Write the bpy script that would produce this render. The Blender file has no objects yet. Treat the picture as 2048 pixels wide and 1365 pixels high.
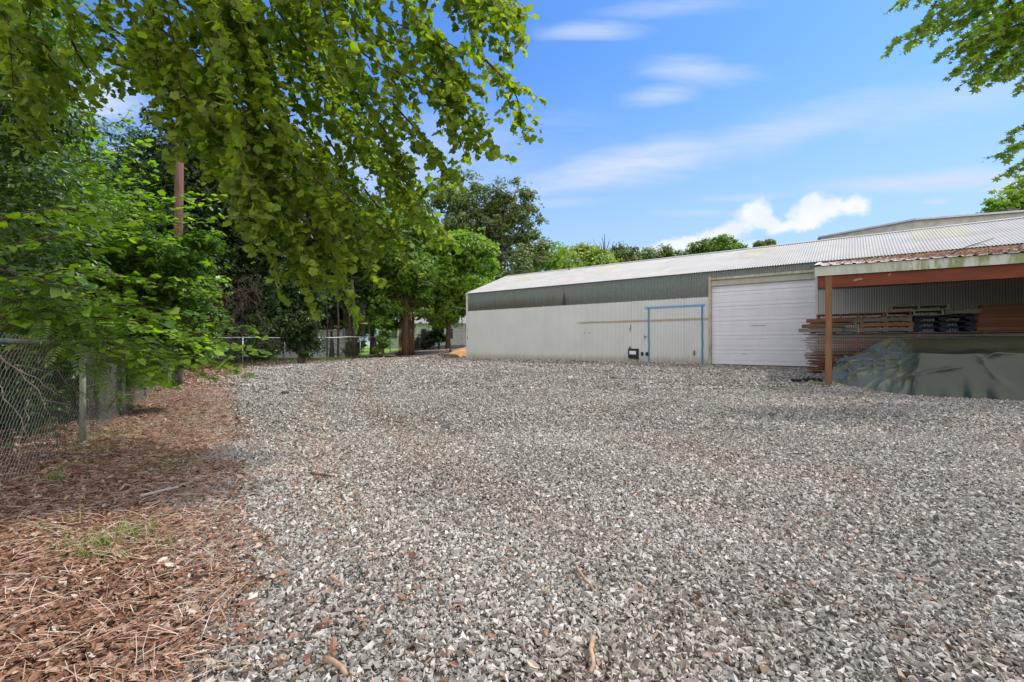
import bpy, math, random
import numpy as np
from mathutils import Vector, Matrix
R = math.radians
rng = np.random.default_rng(7)
random.seed(7)
scene = bpy.context.scene
COL = scene.collection

# ------------------------------------------------------------------ camera, sky, sun, exposure
EYE, FPX, CX, HY = 1.17, 910.0, 1024.0, 690.0
cam_d = bpy.data.cameras.new("camera"); cam = bpy.data.objects.new("camera", cam_d); COL.objects.link(cam)
cam.location = (0, 0, EYE); cam.rotation_euler = (R(90), 0, 0)
cam_d.sensor_width = 36.0; cam_d.lens = 36.0 * FPX / 2048.0
cam_d.shift_y = 7.5 / 2048.0; cam_d.clip_start = 0.05; cam_d.clip_end = 3000
scene.camera = cam
scene.view_settings.view_transform = 'Standard'; scene.view_settings.look = 'None'
scene.view_settings.gamma = 1.0; scene.view_settings.use_curve_mapping = False
scene.view_settings.exposure = 0.66
SUN_EL, SUN_AZ = 54.0, 62.0      # azimuth measured from +Y (view direction), negative = to the left
sd = Vector((math.sin(R(SUN_AZ)) * math.cos(R(SUN_EL)), math.cos(R(SUN_AZ)) * math.cos(R(SUN_EL)), math.sin(R(SUN_EL))))
sun_d = bpy.data.lights.new("sun", 'SUN'); sun = bpy.data.objects.new("sun", sun_d); COL.objects.link(sun)
sun_d.energy = 3.1; sun_d.angle = R(3.0); sun_d.color = (1.0, 0.95, 0.87)
sun.rotation_euler = sd.to_track_quat('Z', 'Y').to_euler()

# ---- node helpers
def nn(t, typ, props=None, ins=None):
    n = t.nodes.new(typ)
    for k, v in (props or {}).items(): setattr(n, k, v)
    for k, v in (ins or {}).items():
        s = n.inputs[k]
        if isinstance(v, bpy.types.NodeSocket): t.links.new(v, s)
        else: s.default_value = v
    return n
def mt(t, op, a, b=0.0, c=None, clamp=False):
    ins = {0: a, 1: b}
    if c is not None: ins[2] = c
    return nn(t, 'ShaderNodeMath', {'operation': op, 'use_clamp': clamp}, ins).outputs[0]
def mx(t, fac, a, b, blend='MIX'):
    n = nn(t, 'ShaderNodeMix', {'data_type': 'RGBA', 'blend_type': blend}, {0: fac, 6: a, 7: b})
    return n.outputs[2]
def c4(c): return (c[0], c[1], c[2], 1.0)
def noise(t, vec, scale, detail=4.0, rough=0.55, dist=0.0, col=False):
    n = nn(t, 'ShaderNodeTexNoise', None, {'Vector': vec, 'Scale': scale, 'Detail': detail, 'Roughness': rough, 'Distortion': dist})
    return n.outputs['Color' if col else 'Fac']
def ramp(t, fac, stops, interp='LINEAR'):
    n = nn(t, 'ShaderNodeValToRGB', None, {0: fac}); cr = n.color_ramp; cr.interpolation = interp
    while len(cr.elements) < len(stops): cr.elements.new(0.5)
    for e, (p, c) in zip(cr.elements, stops):
        e.position = p; e.color = c4(c) if not isinstance(c, (int, float)) else (c, c, c, 1)
    return n.outputs[0]
def sstep(t, v, lo, hi):
    return nn(t, 'ShaderNodeMapRange', {'interpolation_type': 'SMOOTHSTEP'}, {0: v, 1: lo, 2: hi, 3: 0.0, 4: 1.0}).outputs[0]
def vmul(t, v, s): return nn(t, 'ShaderNodeVectorMath', {'operation': 'MULTIPLY'}, {0: v, 1: s}).outputs[0]
def ocoord(t): return nn(t, 'ShaderNodeTexCoord').outputs['Object']
def gcoord(t): return nn(t, 'ShaderNodeNewGeometry').outputs['Position']
def sep(t, v):
    s = nn(t, 'ShaderNodeSeparateXYZ', None, {0: v}).outputs; return s[0], s[1], s[2]
def newmat(name):
    m = bpy.data.materials.new(name); m.use_nodes = True; t = m.node_tree; t.nodes.clear()
    return m, t
def finish(t, col, rough=0.7, bump=None, bstr=0.4, bdist=0.01, spec=0.4, metal=0.0, normal=None):
    o = nn(t, 'ShaderNodeOutputMaterial')
    b = nn(t, 'ShaderNodeBsdfPrincipled', None, {'Base Color': col, 'Roughness': rough, 'Metallic': metal, 'Specular IOR Level': spec})
    if bump is not None:
        bn = nn(t, 'ShaderNodeBump', None, {'Strength': bstr, 'Distance': bdist, 'Height': bump})
        t.links.new(bn.outputs[0], b.inputs['Normal'])
    t.links.new(b.outputs[0], o.inputs[0]); return b

# ---- world: Nishita sky with wisps and two cumulus clouds, all laid out by direction on the sky
world = bpy.data.worlds.new("World"); scene.world = world; world.use_nodes = True
wt = world.node_tree; wt.nodes.clear()
sky = nn(wt, 'ShaderNodeTexSky', {'sky_type': 'NISHITA', 'sun_disc': False, 'sun_elevation': R(SUN_EL),
     'sun_rotation': R(SUN_AZ), 'altitude': 200.0, 'air_density': 1.0, 'dust_density': 0.5, 'ozone_density': 4.0})
wdir = nn(wt, 'ShaderNodeTexCoord').outputs['Generated']
dx, dy, dz = sep(wt, wdir)
dyp = mt(wt, 'MAXIMUM', dy, 0.02)
U_ = mt(wt, 'DIVIDE', dx, dyp); V_ = mt(wt, 'DIVIDE', dz, dyp)
uv = nn(wt, 'ShaderNodeCombineXYZ', None, {0: U_, 1: V_, 2: 0.0}).outputs[0]
n1 = noise(wt, vmul(wt, uv, (2.2, 9.0, 1)), 2.0, 6, 0.6, 0.6)
n2 = noise(wt, uv, 16.0, 8, 0.62)
n3 = noise(wt, uv, 5.0, 3, 0.5)
def blob(px, py, rx, ry, ang, soft=0.0, warp=0.5, wn=None):
    cu, cv = (px - CX) / FPX, (HY - py) / FPX
    a = R(ang); ca, sa = math.cos(a), math.sin(a)
    du = mt(wt, 'SUBTRACT', U_, cu); dv = mt(wt, 'SUBTRACT', V_, cv)
    p = mt(wt, 'ADD', mt(wt, 'MULTIPLY', du, ca * FPX / rx), mt(wt, 'MULTIPLY', dv, sa * FPX / rx))
    q = mt(wt, 'ADD', mt(wt, 'MULTIPLY', du, -sa * FPX / ry), mt(wt, 'MULTIPLY', dv, ca * FPX / ry))
    d = mt(wt, 'SQRT', mt(wt, 'ADD', mt(wt, 'MULTIPLY', p, p), mt(wt, 'MULTIPLY', q, q)))
    d = mt(wt, 'ADD', d, mt(wt, 'MULTIPLY', mt(wt, 'SUBTRACT', wn, 0.5), warp))
    return d
def smax(lst):
    v = lst[0]
    for x in lst[1:]: v = mt(wt, 'MAXIMUM', v, x)
    return v
wisps = []
for (px, py, rx, ry, ang, st) in [(1175, 62, 120, 22, 1, .55), (1390, 140, 130, 32, -4, .5), (1320, 192, 85, 26, 8, .5), (1240, 335, 290, 46, 12, .75),
        (1560, 265, 430, 46, 14, .45), (1900, 200, 330, 50, 13, .35), (1880, 362, 330, 24, 4, .75), (1500, 395, 130, 10, 4, .4), (1400, 427, 110, 9, 0, .35),
        (1350, 15, 160, 22, 4, .35), (1875, 404, 40, 9, 3, .6), (2000, 380, 45, 13, 12, .7), (1120, 405, 130, 14, 3, .35), (700, 330, 500, 130, 5, .4), (190, 190, 120, 60, 10, .9)]:
    d = blob(px, py, rx, ry, ang, warp=1.5, wn=n1)
    e = nn(wt, 'ShaderNodeMapRange', {'interpolation_type': 'SMOOTHSTEP'}, {0: d, 1: 1.25, 2: 0.0, 3: 0.0, 4: st}).outputs[0]
    wisps.append(e)
n4 = noise(wt, nn(wt, 'ShaderNodeMapping', None, {'Vector': uv, 'Rotation': (0, 0, -.2), 'Scale': (2.0, 16.0, 1.0)}).outputs[0], 3.0, 8, .68, .8)
wisp = mt(wt, 'MULTIPLY', smax(wisps), mt(wt, 'ADD', .25, mt(wt, 'MULTIPLY', n4, 1.5)))
wisp = mt(wt, 'MULTIPLY', wisp, mt(wt, 'ADD', 0.75, mt(wt, 'MULTIPLY', n1, 0.9)), clamp=True)
cum = []
for (px, py, rx, ry, ang) in [(1380, 489, 110, 13, 9), (1450, 468, 78, 17, 18), (1508, 428, 34, 24, 30), (1530, 447, 34, 14, 0), (1640, 423, 62, 24, 8), (1692, 412, 42, 18, 0),
                              (1590, 451, 70, 12, 12), (1628, 412, 30, 20, 0), (1470, 492, 70, 10, 4)]:
    d = blob(px, py, rx, ry, ang, warp=3.0, wn=n2)
    cum.append(nn(wt, 'ShaderNodeMapRange', {'interpolation_type': 'SMOOTHSTEP'}, {0: d, 1: 1.4, 2: 0.5, 3: 0.0, 4: 0.96}).outputs[0])
cumm = mt(wt, 'MULTIPLY', smax(cum), mt(wt, 'ADD', 0.55, mt(wt, 'MULTIPLY', n3, 0.85)), clamp=True)
front = sstep(wt, dy, 0.02, 0.15)
skyc = mx(wt, 1.0, sky.outputs[0], (0.54, 0.84, 1.16, 1), 'MULTIPLY')
hz = nn(wt, 'ShaderNodeMapRange', {'interpolation_type': 'SMOOTHSTEP'}, {0: dz, 1: 0.55, 2: 0.02, 3: 0.0, 4: 0.88}).outputs[0]
skyc = mx(wt, hz, skyc, (3.0, 3.8, 5.0, 1))
back = mt(wt, 'MULTIPLY', sstep(wt, dy, 0.15, -0.5), mt(wt, 'ADD', .45, mt(wt, 'MULTIPLY', noise(wt, wdir, 2.5, 5, .6), .5)))
skyc = mx(wt, back, skyc, (12.5, 12.0, 11.2, 1))      # unseen white cloud, added behind the camera as neutral fill light
c_ = mx(wt, mt(wt, 'MULTIPLY', wisp, front), skyc, (3.5, 4.1, 5.4, 1))
c_ = mx(wt, mt(wt, 'MULTIPLY', cumm, front), c_, mx(wt, sstep(wt, noise(wt, uv, 9.0, 6, .6), .35, .6), (4.3, 4.7, 5.3, 1), (5.2, 5.3, 5.5, 1)))
bg = nn(wt, 'ShaderNodeBackground', None, {0: c_, 1: 0.12})
wo = nn(wt, 'ShaderNodeOutputWorld'); wt.links.new(bg.outputs[0], wo.inputs[0])

# ------------------------------------------------------------------ object helpers
ORD = 'first second third fourth fifth sixth seventh eighth ninth tenth eleventh twelfth thirteenth fourteenth fifteenth sixteenth seventeenth eighteenth nineteenth twentieth twenty-first twenty-second twenty-third twenty-fourth twenty-fifth twenty-sixth twenty-seventh twenty-eighth twenty-ninth thirtieth'.split()
def tag(o, label=None, cat=None, group=None, kind=None):
    if label: o['label'] = label
    if cat: o['category'] = cat
    if group: o['group'] = group
    if kind: o['kind'] = kind
    return o
def empty(name, loc=(0, 0, 0), rz=0.0, parent=None):
    o = bpy.data.objects.new(name, None); COL.objects.link(o); o.location = loc; o.rotation_euler = (0, 0, rz)
    o.empty_display_size = 0.2
    if parent: o.parent = parent
    return o
def link(name, me, mat, parent=None):
    o = bpy.data.objects.new(name, me); COL.objects.link(o)
    if mat and not me.materials: me.materials.append(mat)
    if parent: o.parent = parent
    return o
def np_mesh(name, verts, starts, totals, loops, smooth=False, attrs=None):
    me = bpy.data.meshes.new(name)
    me.vertices.add(len(verts)); me.vertices.foreach_set('co', np.asarray(verts, np.float32).ravel())
    me.loops.add(len(loops)); me.loops.foreach_set('vertex_index', np.asarray(loops, np.int32))
    me.polygons.add(len(starts)); me.polygons.foreach_set('loop_start', np.asarray(starts, np.int32))
    me.polygons.foreach_set('loop_total', np.asarray(totals, np.int32))
    me.polygons.foreach_set('use_smooth', np.full(len(starts), smooth, bool))
    for k, v in (attrs or {}).items():
        v = np.asarray(v, np.float32)
        if v.ndim == 1:
            a = me.attributes.new(k, 'FLOAT', 'POINT'); a.data.foreach_set('value', v)
        else:
            a = me.attributes.new(k, 'FLOAT_COLOR', 'POINT'); a.data.foreach_set('color', v.ravel())
    me.update(calc_edges=True); return me
def pack(faces):
    tot = np.array([len(f) for f in faces]); loops = np.concatenate([np.array(f) for f in faces])
    return np.concatenate([[0], np.cumsum(tot)[:-1]]), tot, loops
def scatter_mesh(name, tv, tf, pos, rot, scale, attrs=None, smooth=False, extra=None):
    """tv (k,3) template, tf faces, pos (N,3), rot (N,3,3) columns = axes, scale (N,) or (N,3)"""
    tv = np.asarray(tv, float); k = len(tv); N = len(pos)
    sc = np.asarray(scale, float); sc = sc[:, None] * np.ones(3) if sc.ndim == 1 else sc
    loc = tv[None] * sc[:, None, :]
    if extra is not None: loc = loc + extra
    v = np.einsum('nij,nkj->nki', rot, loc) + np.asarray(pos)[:, None, :]
    st, to, lo = pack(tf); L = len(lo)
    starts = (st[None] + (np.arange(N) * L)[:, None]).ravel()
    loops = (lo[None] + (np.arange(N) * k)[:, None]).ravel()
    at = {a: np.repeat(np.asarray(b), k, axis=0) for a, b in (attrs or {}).items()}
    return np_mesh(name, v.reshape(-1, 3), starts, np.tile(to, N), loops, smooth, at)
def frames(normal, direction):
    """rotation with local z ~ normal, local y ~ direction"""
    z = normal / np.linalg.norm(normal, axis=1, keepdims=True)
    y = direction - (direction * z).sum(1, keepdims=True) * z
    y = y / np.maximum(np.linalg.norm(y, axis=1, keepdims=True), 1e-6)
    x = np.cross(y, z)
    return np.stack([x, y, z], axis=2)
class MB:
    def __init__(s): s.v = []; s.f = []
    def add(s, v, f):
        n = len(s.v); s.v += [tuple(p) for p in v]; s.f += [tuple(i + n for i in q) for q in f]; return s
    def box(s, lo, hi, M=None):
        x0, y0, z0 = lo; x1, y1, z1 = hi
        v = [(x0, y0, z0), (x1, y0, z0), (x1, y1, z0), (x0, y1, z0), (x0, y0, z1), (x1, y0, z1), (x1, y1, z1), (x0, y1, z1)]
        if M is not None: v = [tuple(M @ Vector(p)) for p in v]
        return s.add(v, [(0, 3, 2, 1), (4, 5, 6, 7), (0, 1, 5, 4), (1, 2, 6, 5), (2, 3, 7, 6), (3, 0, 4, 7)])
    def tube(s, pts, rad, n=6, cap=True):
        pts = [Vector(p) for p in pts]; 
        if not hasattr(rad, '__len__'): rad = [rad] * len(pts)
        vs = []; fs = []; up = Vector((0.3, 0.2, 0.93))
        for i, p in enumerate(pts):
            d = (pts[min(i + 1, len(pts) - 1)] - pts[max(i - 1, 0)]).normalized()
            a = d.cross(up)
            if a.length < 0.05: a = d.cross(Vector((1, 0, 0)))
            a.normalize(); b = d.cross(a)
            for k in range(n):
                t = 2 * math.pi * k / n
                vs.append(p + (a * math.cos(t) + b * math.sin(t)) * rad[i])
        for i in range(len(pts) - 1):
            for k in range(n):
                k2 = (k + 1) % n
                fs.append((i * n + k, i * n + k2, (i + 1) * n + k2, (i + 1) * n + k))
        if cap:
            fs.append(tuple(range(n))[::-1]); fs.append(tuple((len(pts) - 1) * n + k for k in range(n)))
        return s.add(vs, fs)
    def build(s, name, mat, parent=None, smooth=False, bevel=0.0):
        me = bpy.data.meshes.new(name); me.from_pydata(s.v, [], s.f); me.update()
        if smooth: me.polygons.foreach_set('use_smooth', [True] * len(me.polygons))
        o = link(name, me, mat, parent)
        if bevel:
            b = o.modifiers.new('bevel', 'BEVEL'); b.width = bevel; b.segments = 2; b.limit_method = 'ANGLE'
        return o
def at(px, py, z): return Vector(((px - CX) / FPX * z, z, EYE + (HY - py) / FPX * z))
def wob(x, y, s=1.0):      # cheap smooth noise in -1..1
    return (np.sin(x * 1.7 * s + 1.3 * np.sin(y * 1.1 * s)) + np.sin(y * 2.3 * s + 1.7 * np.sin(x * 0.9 * s + 2)) + np.sin((x + y) * 3.1 * s + 1.2)) / 3.0

# ------------------------------------------------------------------ ground height
GP = np.array([(0,-20,0),(-30,0,0),(30,0,0),(0,0,0),(0,4,0),(3,4,0),(6,4,0),(-3,4,0),(-5,5,0),(-6.5,7.5,0),(-8.2,10,0),(-9.7,12.6,.03),(0,10,.08),(4,10,.05),(8.75,10,.03),
  (10.1,9,.05),(7.94,11.5,.15),(8.4,12,.17),(9.3,14.3,.27),(12,12,.25),(8.46,19.4,.36),(11.4,17.2,.34),(3,23.5,.36),(-2.7,27.8,.36),(12,24,.36),(5,30,.36),(20,18,.36),(0,20,.27),(-5,20,.19),
  (-13,26,.11),(-11.75,27.9,.16),(-10.1,30.3,.24),(-9.1,34,.35),(-8.5,42,.67),(-5,50,1.1),(0,55,1.12),(-4,36,.6),(-4,42,.85),(-8,4,0),(-12,10,0),(-16,20,0),(-14,35,.25),(-20,40,.3),(-12,45,.5),
  (0,100,1.0),(60,60,1.0),(-60,60,.7),(-60,120,.8),(150,100,1.0),(-150,100,.8)], float)
def gh(x, y):
    x = np.asarray(x, float); y = np.asarray(y, float); sh = x.shape; x = x.ravel(); y = y.ravel()
    out = np.empty_like(x)
    for i in range(0, len(x), 50000):
        d2 = (x[i:i+50000, None] - GP[None, :, 0])**2 + (y[i:i+50000, None] - GP[None, :, 1])**2
        w = 1.0 / (d2 + 1.5)**2; out[i:i+50000] = (w * GP[None, :, 2]).sum(1) / w.sum(1)
    out += 0.012 * wob(x * 1.3, y * 1.1) * np.clip(1 - (x*x + y*y) / 900, 0, 1)
    return out.reshape(sh)
def g1(x, y): return float(gh(np.array([x]), np.array([y]))[0])
LB = np.array([(-1.3,-3),(-1.2,0),(-1.25,1.6),(-1.85,2.6),(-2.85,4.1),(-4.35,6.6),(-6.6,10.0),(-9.0,14),(-11.5,20),(-13.4,25),(-14,60)], float)
FENCE_L = np.array([(-2.3,0.6),(-3.99,3.4),(-5.0,5.30),(-6.45,7.55),(-8.16,10.1),(-9.7,12.6),(-11.3,15.1),(-12.9,17.8),(-14.4,20.4),(-16.0,23.0)], float)
FENCE_F = np.array([(-16.0,23.0),(-13.0,26.0),(-11.75,27.9),(-10.1,30.3),(-9.1,34.0),(-8.5,42.0),(-8.0,50.5)], float)
def litter_mask(x, y):
    bx = np.interp(y, LB[:, 1], LB[:, 0])
    near = np.clip((bx - x) / (0.7 + 0.08 * y) + 0.40 + 0.30 * wob(x * 1.6, y * 1.6) + .15 * wob(x * 5, y * 5), 0, 1) * (y < 40)
    fx = np.interp(y, FENCE_F[:, 1], FENCE_F[:, 0])
    far = np.clip((fx + 1.0 - x) * 0.9 + 0.4 * wob(x * 1.2, y * 1.2), 0, 1) * (y > 22)
    return np.maximum(near, far)
def lawn_mask(x, y):
    fx = np.interp(y, FENCE_F[:, 1], FENCE_F[:, 0])
    return np.clip((fx - 1.2 - x) * 1.0, 0, 1) * np.clip((y - 31 + 0.3 * wob(x, y)) * 0.7, 0, 1)

# ------------------------------------------------------------------ materials
def m_ground():
    m, t = newmat("gravel_ground"); p = gcoord(t)
    zone = nn(t, 'ShaderNodeAttribute', {'attribute_name': 'zone'}).outputs['Color']
    zr = nn(t, 'ShaderNodeSeparateColor', None, {0: zone}).outputs
    vo = nn(t, 'ShaderNodeTexVoronoi', {'feature': 'F1'}, {'Vector': p, 'Scale': 27.0, 'Randomness': 1.0})
    rnd = nn(t, 'ShaderNodeSeparateColor', None, {0: vo.outputs['Color']}).outputs
    stone = ramp(t, rnd[0], [(0, (.03, .025, .02)), (.25, (.075, .065, .055)), (.6, (.14, .125, .105)), (.88, (.24, .225, .20)), (1, (.40, .38, .35))])
    gap = sstep(t, vo.outputs['Distance'], 0.62, 0.30)
    gcol = mx(t, gap, (.045, .036, .028, 1), stone)
    dn = noise(t, p, 0.9, 5, .6)
    dirt = mt(t, 'MULTIPLY', sstep(t, dn, .52, .72), 0.55)
    fine = noise(t, p, 60, 4, .7)
    dcol = ramp(t, fine, [(.3, (.09, .055, .035)), (.55, (.20, .12, .075)), (.8, (.33, .22, .15))])
    gcol = mx(t, dirt, gcol, dcol)
    # leaf litter
    v2 = nn(t, 'ShaderNodeTexVoronoi', {'feature': 'F1'}, {'Vector': vmul(t, p, (1, 1.6, 1)), 'Scale': 24.0})
    r2 = nn(t, 'ShaderNodeSeparateColor', None, {0: v2.outputs['Color']}).outputs
    lit = ramp(t, r2[1], [(0, (.05, .022, .012)), (.35, (.15, .06, .03)), (.7, (.27, .12, .06)), (1, (.42, .26, .16))])
    lit = mx(t, sstep(t, v2.outputs['Distance'], .25, .6), lit, (.04, .02, .012, 1))
    edge = noise(t, p, 3.5, 5, .65)
    lf = sstep(t, mt(t, 'ADD', zr[0], mt(t, 'MULTIPLY', mt(t, 'SUBTRACT', edge, .5), 1.1)), .38, .62)
    col = mx(t, lf, gcol, lit)
    gn = noise(t, p, 2.0, 5, .6)
    grass = ramp(t, gn, [(.3, (.17, .31, .03)), (.7, (.30, .50, .06))])
    col = mx(t, zr[1], col, grass)
    rd = sstep(t, mt(t, 'ADD', zr[2], mt(t, 'MULTIPLY', mt(t, 'SUBTRACT', edge, .5), 1.2)), .45, .8)
    col = mx(t, mt(t, 'MULTIPLY', rd, .8), col, ramp(t, fine, [(.3, (.16, .06, .03)), (.7, (.38, .18, .09))]))
    h = mt(t, 'SUBTRACT', 1.0, mt(t, 'MULTIPLY', vo.outputs['Distance'], 1.2))
    h = mt(t, 'ADD', h, mt(t, 'MULTIPLY', rnd[1], .6))
    finish(t, col, .85, h, 0.7, 0.03, .25); return m
def m_stone():
    m, t = newmat("crushed_stone"); a = nn(t, 'ShaderNodeAttribute', {'attribute_name': 'tint'}).outputs['Fac']
    col = ramp(t, a, [(0, (.08, .07, .055)), (.3, (.23, .215, .185)), (.55, (.39, .37, .33)), (.8, (.54, .52, .475)), (.93, (.64, .62, .57)), (.96, (.26, .17, .11)), (1, (.34, .26, .19))])
    n = noise(t, gcoord(t), 55, 4, .65); di = nn(t, 'ShaderNodeAttribute', {'attribute_name': 'dirt'}).outputs['Fac']
    col = mx(t, di, col, mx(t, 1.0, col, (1.05, .72, .52, 1), 'MULTIPLY'))
    col = mx(t, 1.0, col, ramp(t, n, [(.3, .72), (.7, 1.12)]), 'MULTIPLY')
    finish(t, col, .8, n, .25, .004, .3); return m
def m_litter():
    m, t = newmat("dead_leaf"); a = nn(t, 'ShaderNodeAttribute', {'attribute_name': 'tint'}).outputs['Fac']
    col = ramp(t, a, [(0, (.07, .034, .022)), (.3, (.18, .083, .05)), (.6, (.31, .165, .10)), (.8, (.44, .29, .20)), (.92, (.58, .45, .34)), (1, (.66, .58, .50))])
    o = nn(t, 'ShaderNodeOutputMaterial')
    b = nn(t, 'ShaderNodeBsdfPrincipled', None, {'Base Color': col, 'Roughness': .7, 'Specular IOR Level': .25})
    tr = nn(t, 'ShaderNodeBsdfTranslucent', None, {0: col}); mxs = nn(t, 'ShaderNodeMixShader', None, {0: .2, 1: b.outputs[0], 2: tr.outputs[0]})
    t.links.new(mxs.outputs[0], o.inputs[0]); return m
def m_leaf(name, stops, trans=.42, tcol=(1.25, 1.35, .35), rough=.42, spec=.5):
    m, t = newmat(name); a = nn(t, 'ShaderNodeAttribute', {'attribute_name': 'tint'}).outputs['Fac']
    col = ramp(t, a, stops)
    o = nn(t, 'ShaderNodeOutputMaterial')
    b = nn(t, 'ShaderNodeBsdfPrincipled', None, {'Base Color': col, 'Roughness': rough, 'Specular IOR Level': spec})
    tc = mx(t, 1.0, col, c4(tcol), 'MULTIPLY')
    tr = nn(t, 'ShaderNodeBsdfTranslucent', None, {0: tc}); s = nn(t, 'ShaderNodeMixShader', None, {0: trans, 1: b.outputs[0], 2: tr.outputs[0]})
    t.links.new(s.outputs[0], o.inputs[0]); return m
def m_plain(name, c, rough=.6, var=.25, scale=8.0, spec=.4, metal=0.0, bump=.2, stretch=(1, 1, 1), dark=None):
    m, t = newmat(name); p = vmul(t, ocoord(t), stretch)
    n = noise(t, p, scale, 6, .6)
    lo = dark or tuple(x * (1 - var) for x in c); hi = tuple(min(1, x * (1 + var)) for x in c)
    finish(t, ramp(t, n, [(.3, lo), (.7, hi)]), rough, n, bump, .004, spec, metal); return m
M = {}
M['ground'] = m_ground(); M['stone'] = m_stone(); M['litter'] = m_litter()
M['leaf_big'] = m_leaf("broad_leaf", [(0, (.085, .145, .018)), (.45, (.17, .25, .028)), (.8, (.25, .33, .04)), (1, (.34, .38, .08))], .56, (1.5, 1.55, .5), .5, .35)
M['leaf_shrub'] = m_leaf("shrub_leaf", [(0, (.11, .21, .02)), (.5, (.24, .40, .035)), (1, (.42, .56, .08))], .5, (1.3, 1.4, .35), .33, .7)
M['leaf_pinnate'] = m_leaf("feather_leaf", [(0, (.08, .16, .03)), (1, (.20, .31, .06))], .42, (1.2, 1.3, .4), .35, .6)
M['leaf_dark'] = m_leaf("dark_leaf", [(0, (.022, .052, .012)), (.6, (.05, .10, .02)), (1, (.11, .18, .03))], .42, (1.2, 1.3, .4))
M['leaf_mid'] = m_leaf("mid_leaf", [(0, (.08, .16, .02)), (.6, (.16, .28, .035)), (1, (.25, .38, .055))], .45, (1.25, 1.35, .4))
M['leaf_bright'] = m_leaf("bright_leaf", [(0, (.13, .24, .025)), (.6, (.24, .39, .04)), (1, (.36, .52, .07))], .5, (1.25, 1.35, .4))
M['leaf_oak'] = m_leaf("oak_leaf", [(0, (.11, .16, .05)), (.6, (.18, .24, .07)), (1, (.27, .34, .10))], .42, (1.15, 1.2, .5))
M['leaf_yellow'] = m_leaf("yellow_green_leaf", [(0, (.22, .32, .05)), (.6, (.33, .44, .07)), (1, (.44, .52, .12))], .42, (1.15, 1.2, .4))
M['leaf_star'] = m_leaf("star_leaf", [(0, (.11, .19, .025)), (.6, (.20, .31, .04)), (1, (.32, .44, .06))], .48, (1.4, 1.5, .4))
M['grass'] = m_leaf("grass_blade", [(0, (.10, .17, .03)), (.6, (.19, .30, .05)), (1, (.36, .36, .14))], .35, (1.1, 1.1, .5))
M['bark'] = m_plain("bark", (.11, .085, .065), .9, .5, 14, .2, bump=.8, stretch=(1, 1, .25))
M['bark_red'] = m_plain("vine_bark", (.16, .095, .06), .9, .5, 22, .2, bump=.9, stretch=(1, 1, .12))
M['twig'] = m_plain("twig_bark", (.075, .052, .038), .8, .4, 20, .2)
M['galv'] = m_plain("galvanized_pipe", (.42, .44, .44), .45, .2, 12, .5, .35, .05)
M['galv_green'] = m_plain("weathered_pipe", (.30, .33, .25), .6, .3, 9, .4, .1, .1)
M['wire'] = m_plain("wire_mesh", (.24, .24, .22), .5, .15, 30, .5, .3, .0)
M['concrete'] = m_plain("worn_concrete", (.30, .25, .20), .9, .3, 9, .2, bump=.5)
def T_fan(outline, fold=.12, droop=.1):
    v = [(0, .42, 0)]; 
    for (x, y) in outline: v.append((x, y, fold * abs(x) - droop * y * y))
    n = len(outline); return np.array(v, float), [(0, i + 1, (i + 1) % n + 1) for i in range(n)]
# ------------------------------------------------------------------ ground sheet
def build_ground():
    n = 330; tt = np.linspace(-1, 1, n)
    gx = 5.0 * np.sinh(tt * 5.2) ; gy = 8 + 5.5 * np.sinh(tt * 5.1)
    X, Y = np.meshgrid(gx, gy); Z = gh(X, Y)
    idx = np.arange(n * n).reshape(n, n)
    q = np.stack([idx[:-1, :-1], idx[:-1, 1:], idx[1:, 1:], idx[1:, :-1]], -1).reshape(-1, 4)
    z = np.ones((n * n, 4)); x = X.ravel(); y = Y.ravel()
    z[:, 0] = litter_mask(x, y); z[:, 1] = lawn_mask(x, y)
    far = np.clip((np.hypot(x, y) - 75) / 20, 0, 1); z[:, 1] = np.maximum(z[:, 1], far * .8)
    red = np.zeros_like(x)
    for (cx, cy, r) in [(7.9, 19.3, .8), (-3.2, 27.0, 1.0), (-10.5, 26.6, 1.2), (-8.6, 29.5, 1.1), (9.2, 13.2, .7), (-1.5, 26.4, .7), (-7.6, 33, 1.0), (8.0, 11.0, .5), (-1.5, 7, .6)]:
        red = np.maximum(red, np.exp(-((x - cx)**2 + (y - cy)**2) / r**2))
    z[:, 2] = red * .9
    me = np_mesh("ground", np.stack([x, y, Z.ravel()], 1), np.arange(len(q)) * 4, np.full(len(q), 4), q.ravel(), True, {'zone': z})
    tag(link("ground", me, M['ground']), "grey crushed gravel yard", None, kind='structure')
build_ground()
def sheet(name, poly_l, poly_r, ny, nx, dz, mat, thick=None):
    """surface strip between two polylines, following the ground"""
    L = np.array(poly_l, float); Rr = np.array(poly_r, float); s = np.linspace(0, 1, ny)
    f = lambda P: np.stack([np.interp(s, np.linspace(0, 1, len(P)), P[:, k]) for k in (0, 1)], 1)
    a, b = f(L), f(Rr); t = np.linspace(0, 1, nx)[None, :, None]
    P = a[:, None] * (1 - t) + b[:, None] * t; X, Y = P[..., 0], P[..., 1]; Z = gh(X, Y) + (dz(X, Y, t[..., 0] + 0 * X, s[:, None] + 0 * X) if callable(dz) else dz)
    idx = np.arange(ny * nx).reshape(ny, nx)
    q = np.stack([idx[:-1, :-1], idx[:-1, 1:], idx[1:, 1:], idx[1:, :-1]], -1).reshape(-1, 4)
    me = np_mesh(name, np.stack([X.ravel(), Y.ravel(), Z.ravel()], 1), np.arange(len(q)) * 4, np.full(len(q), 4), q.ravel(), True)
    return link(name, me, mat)
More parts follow.
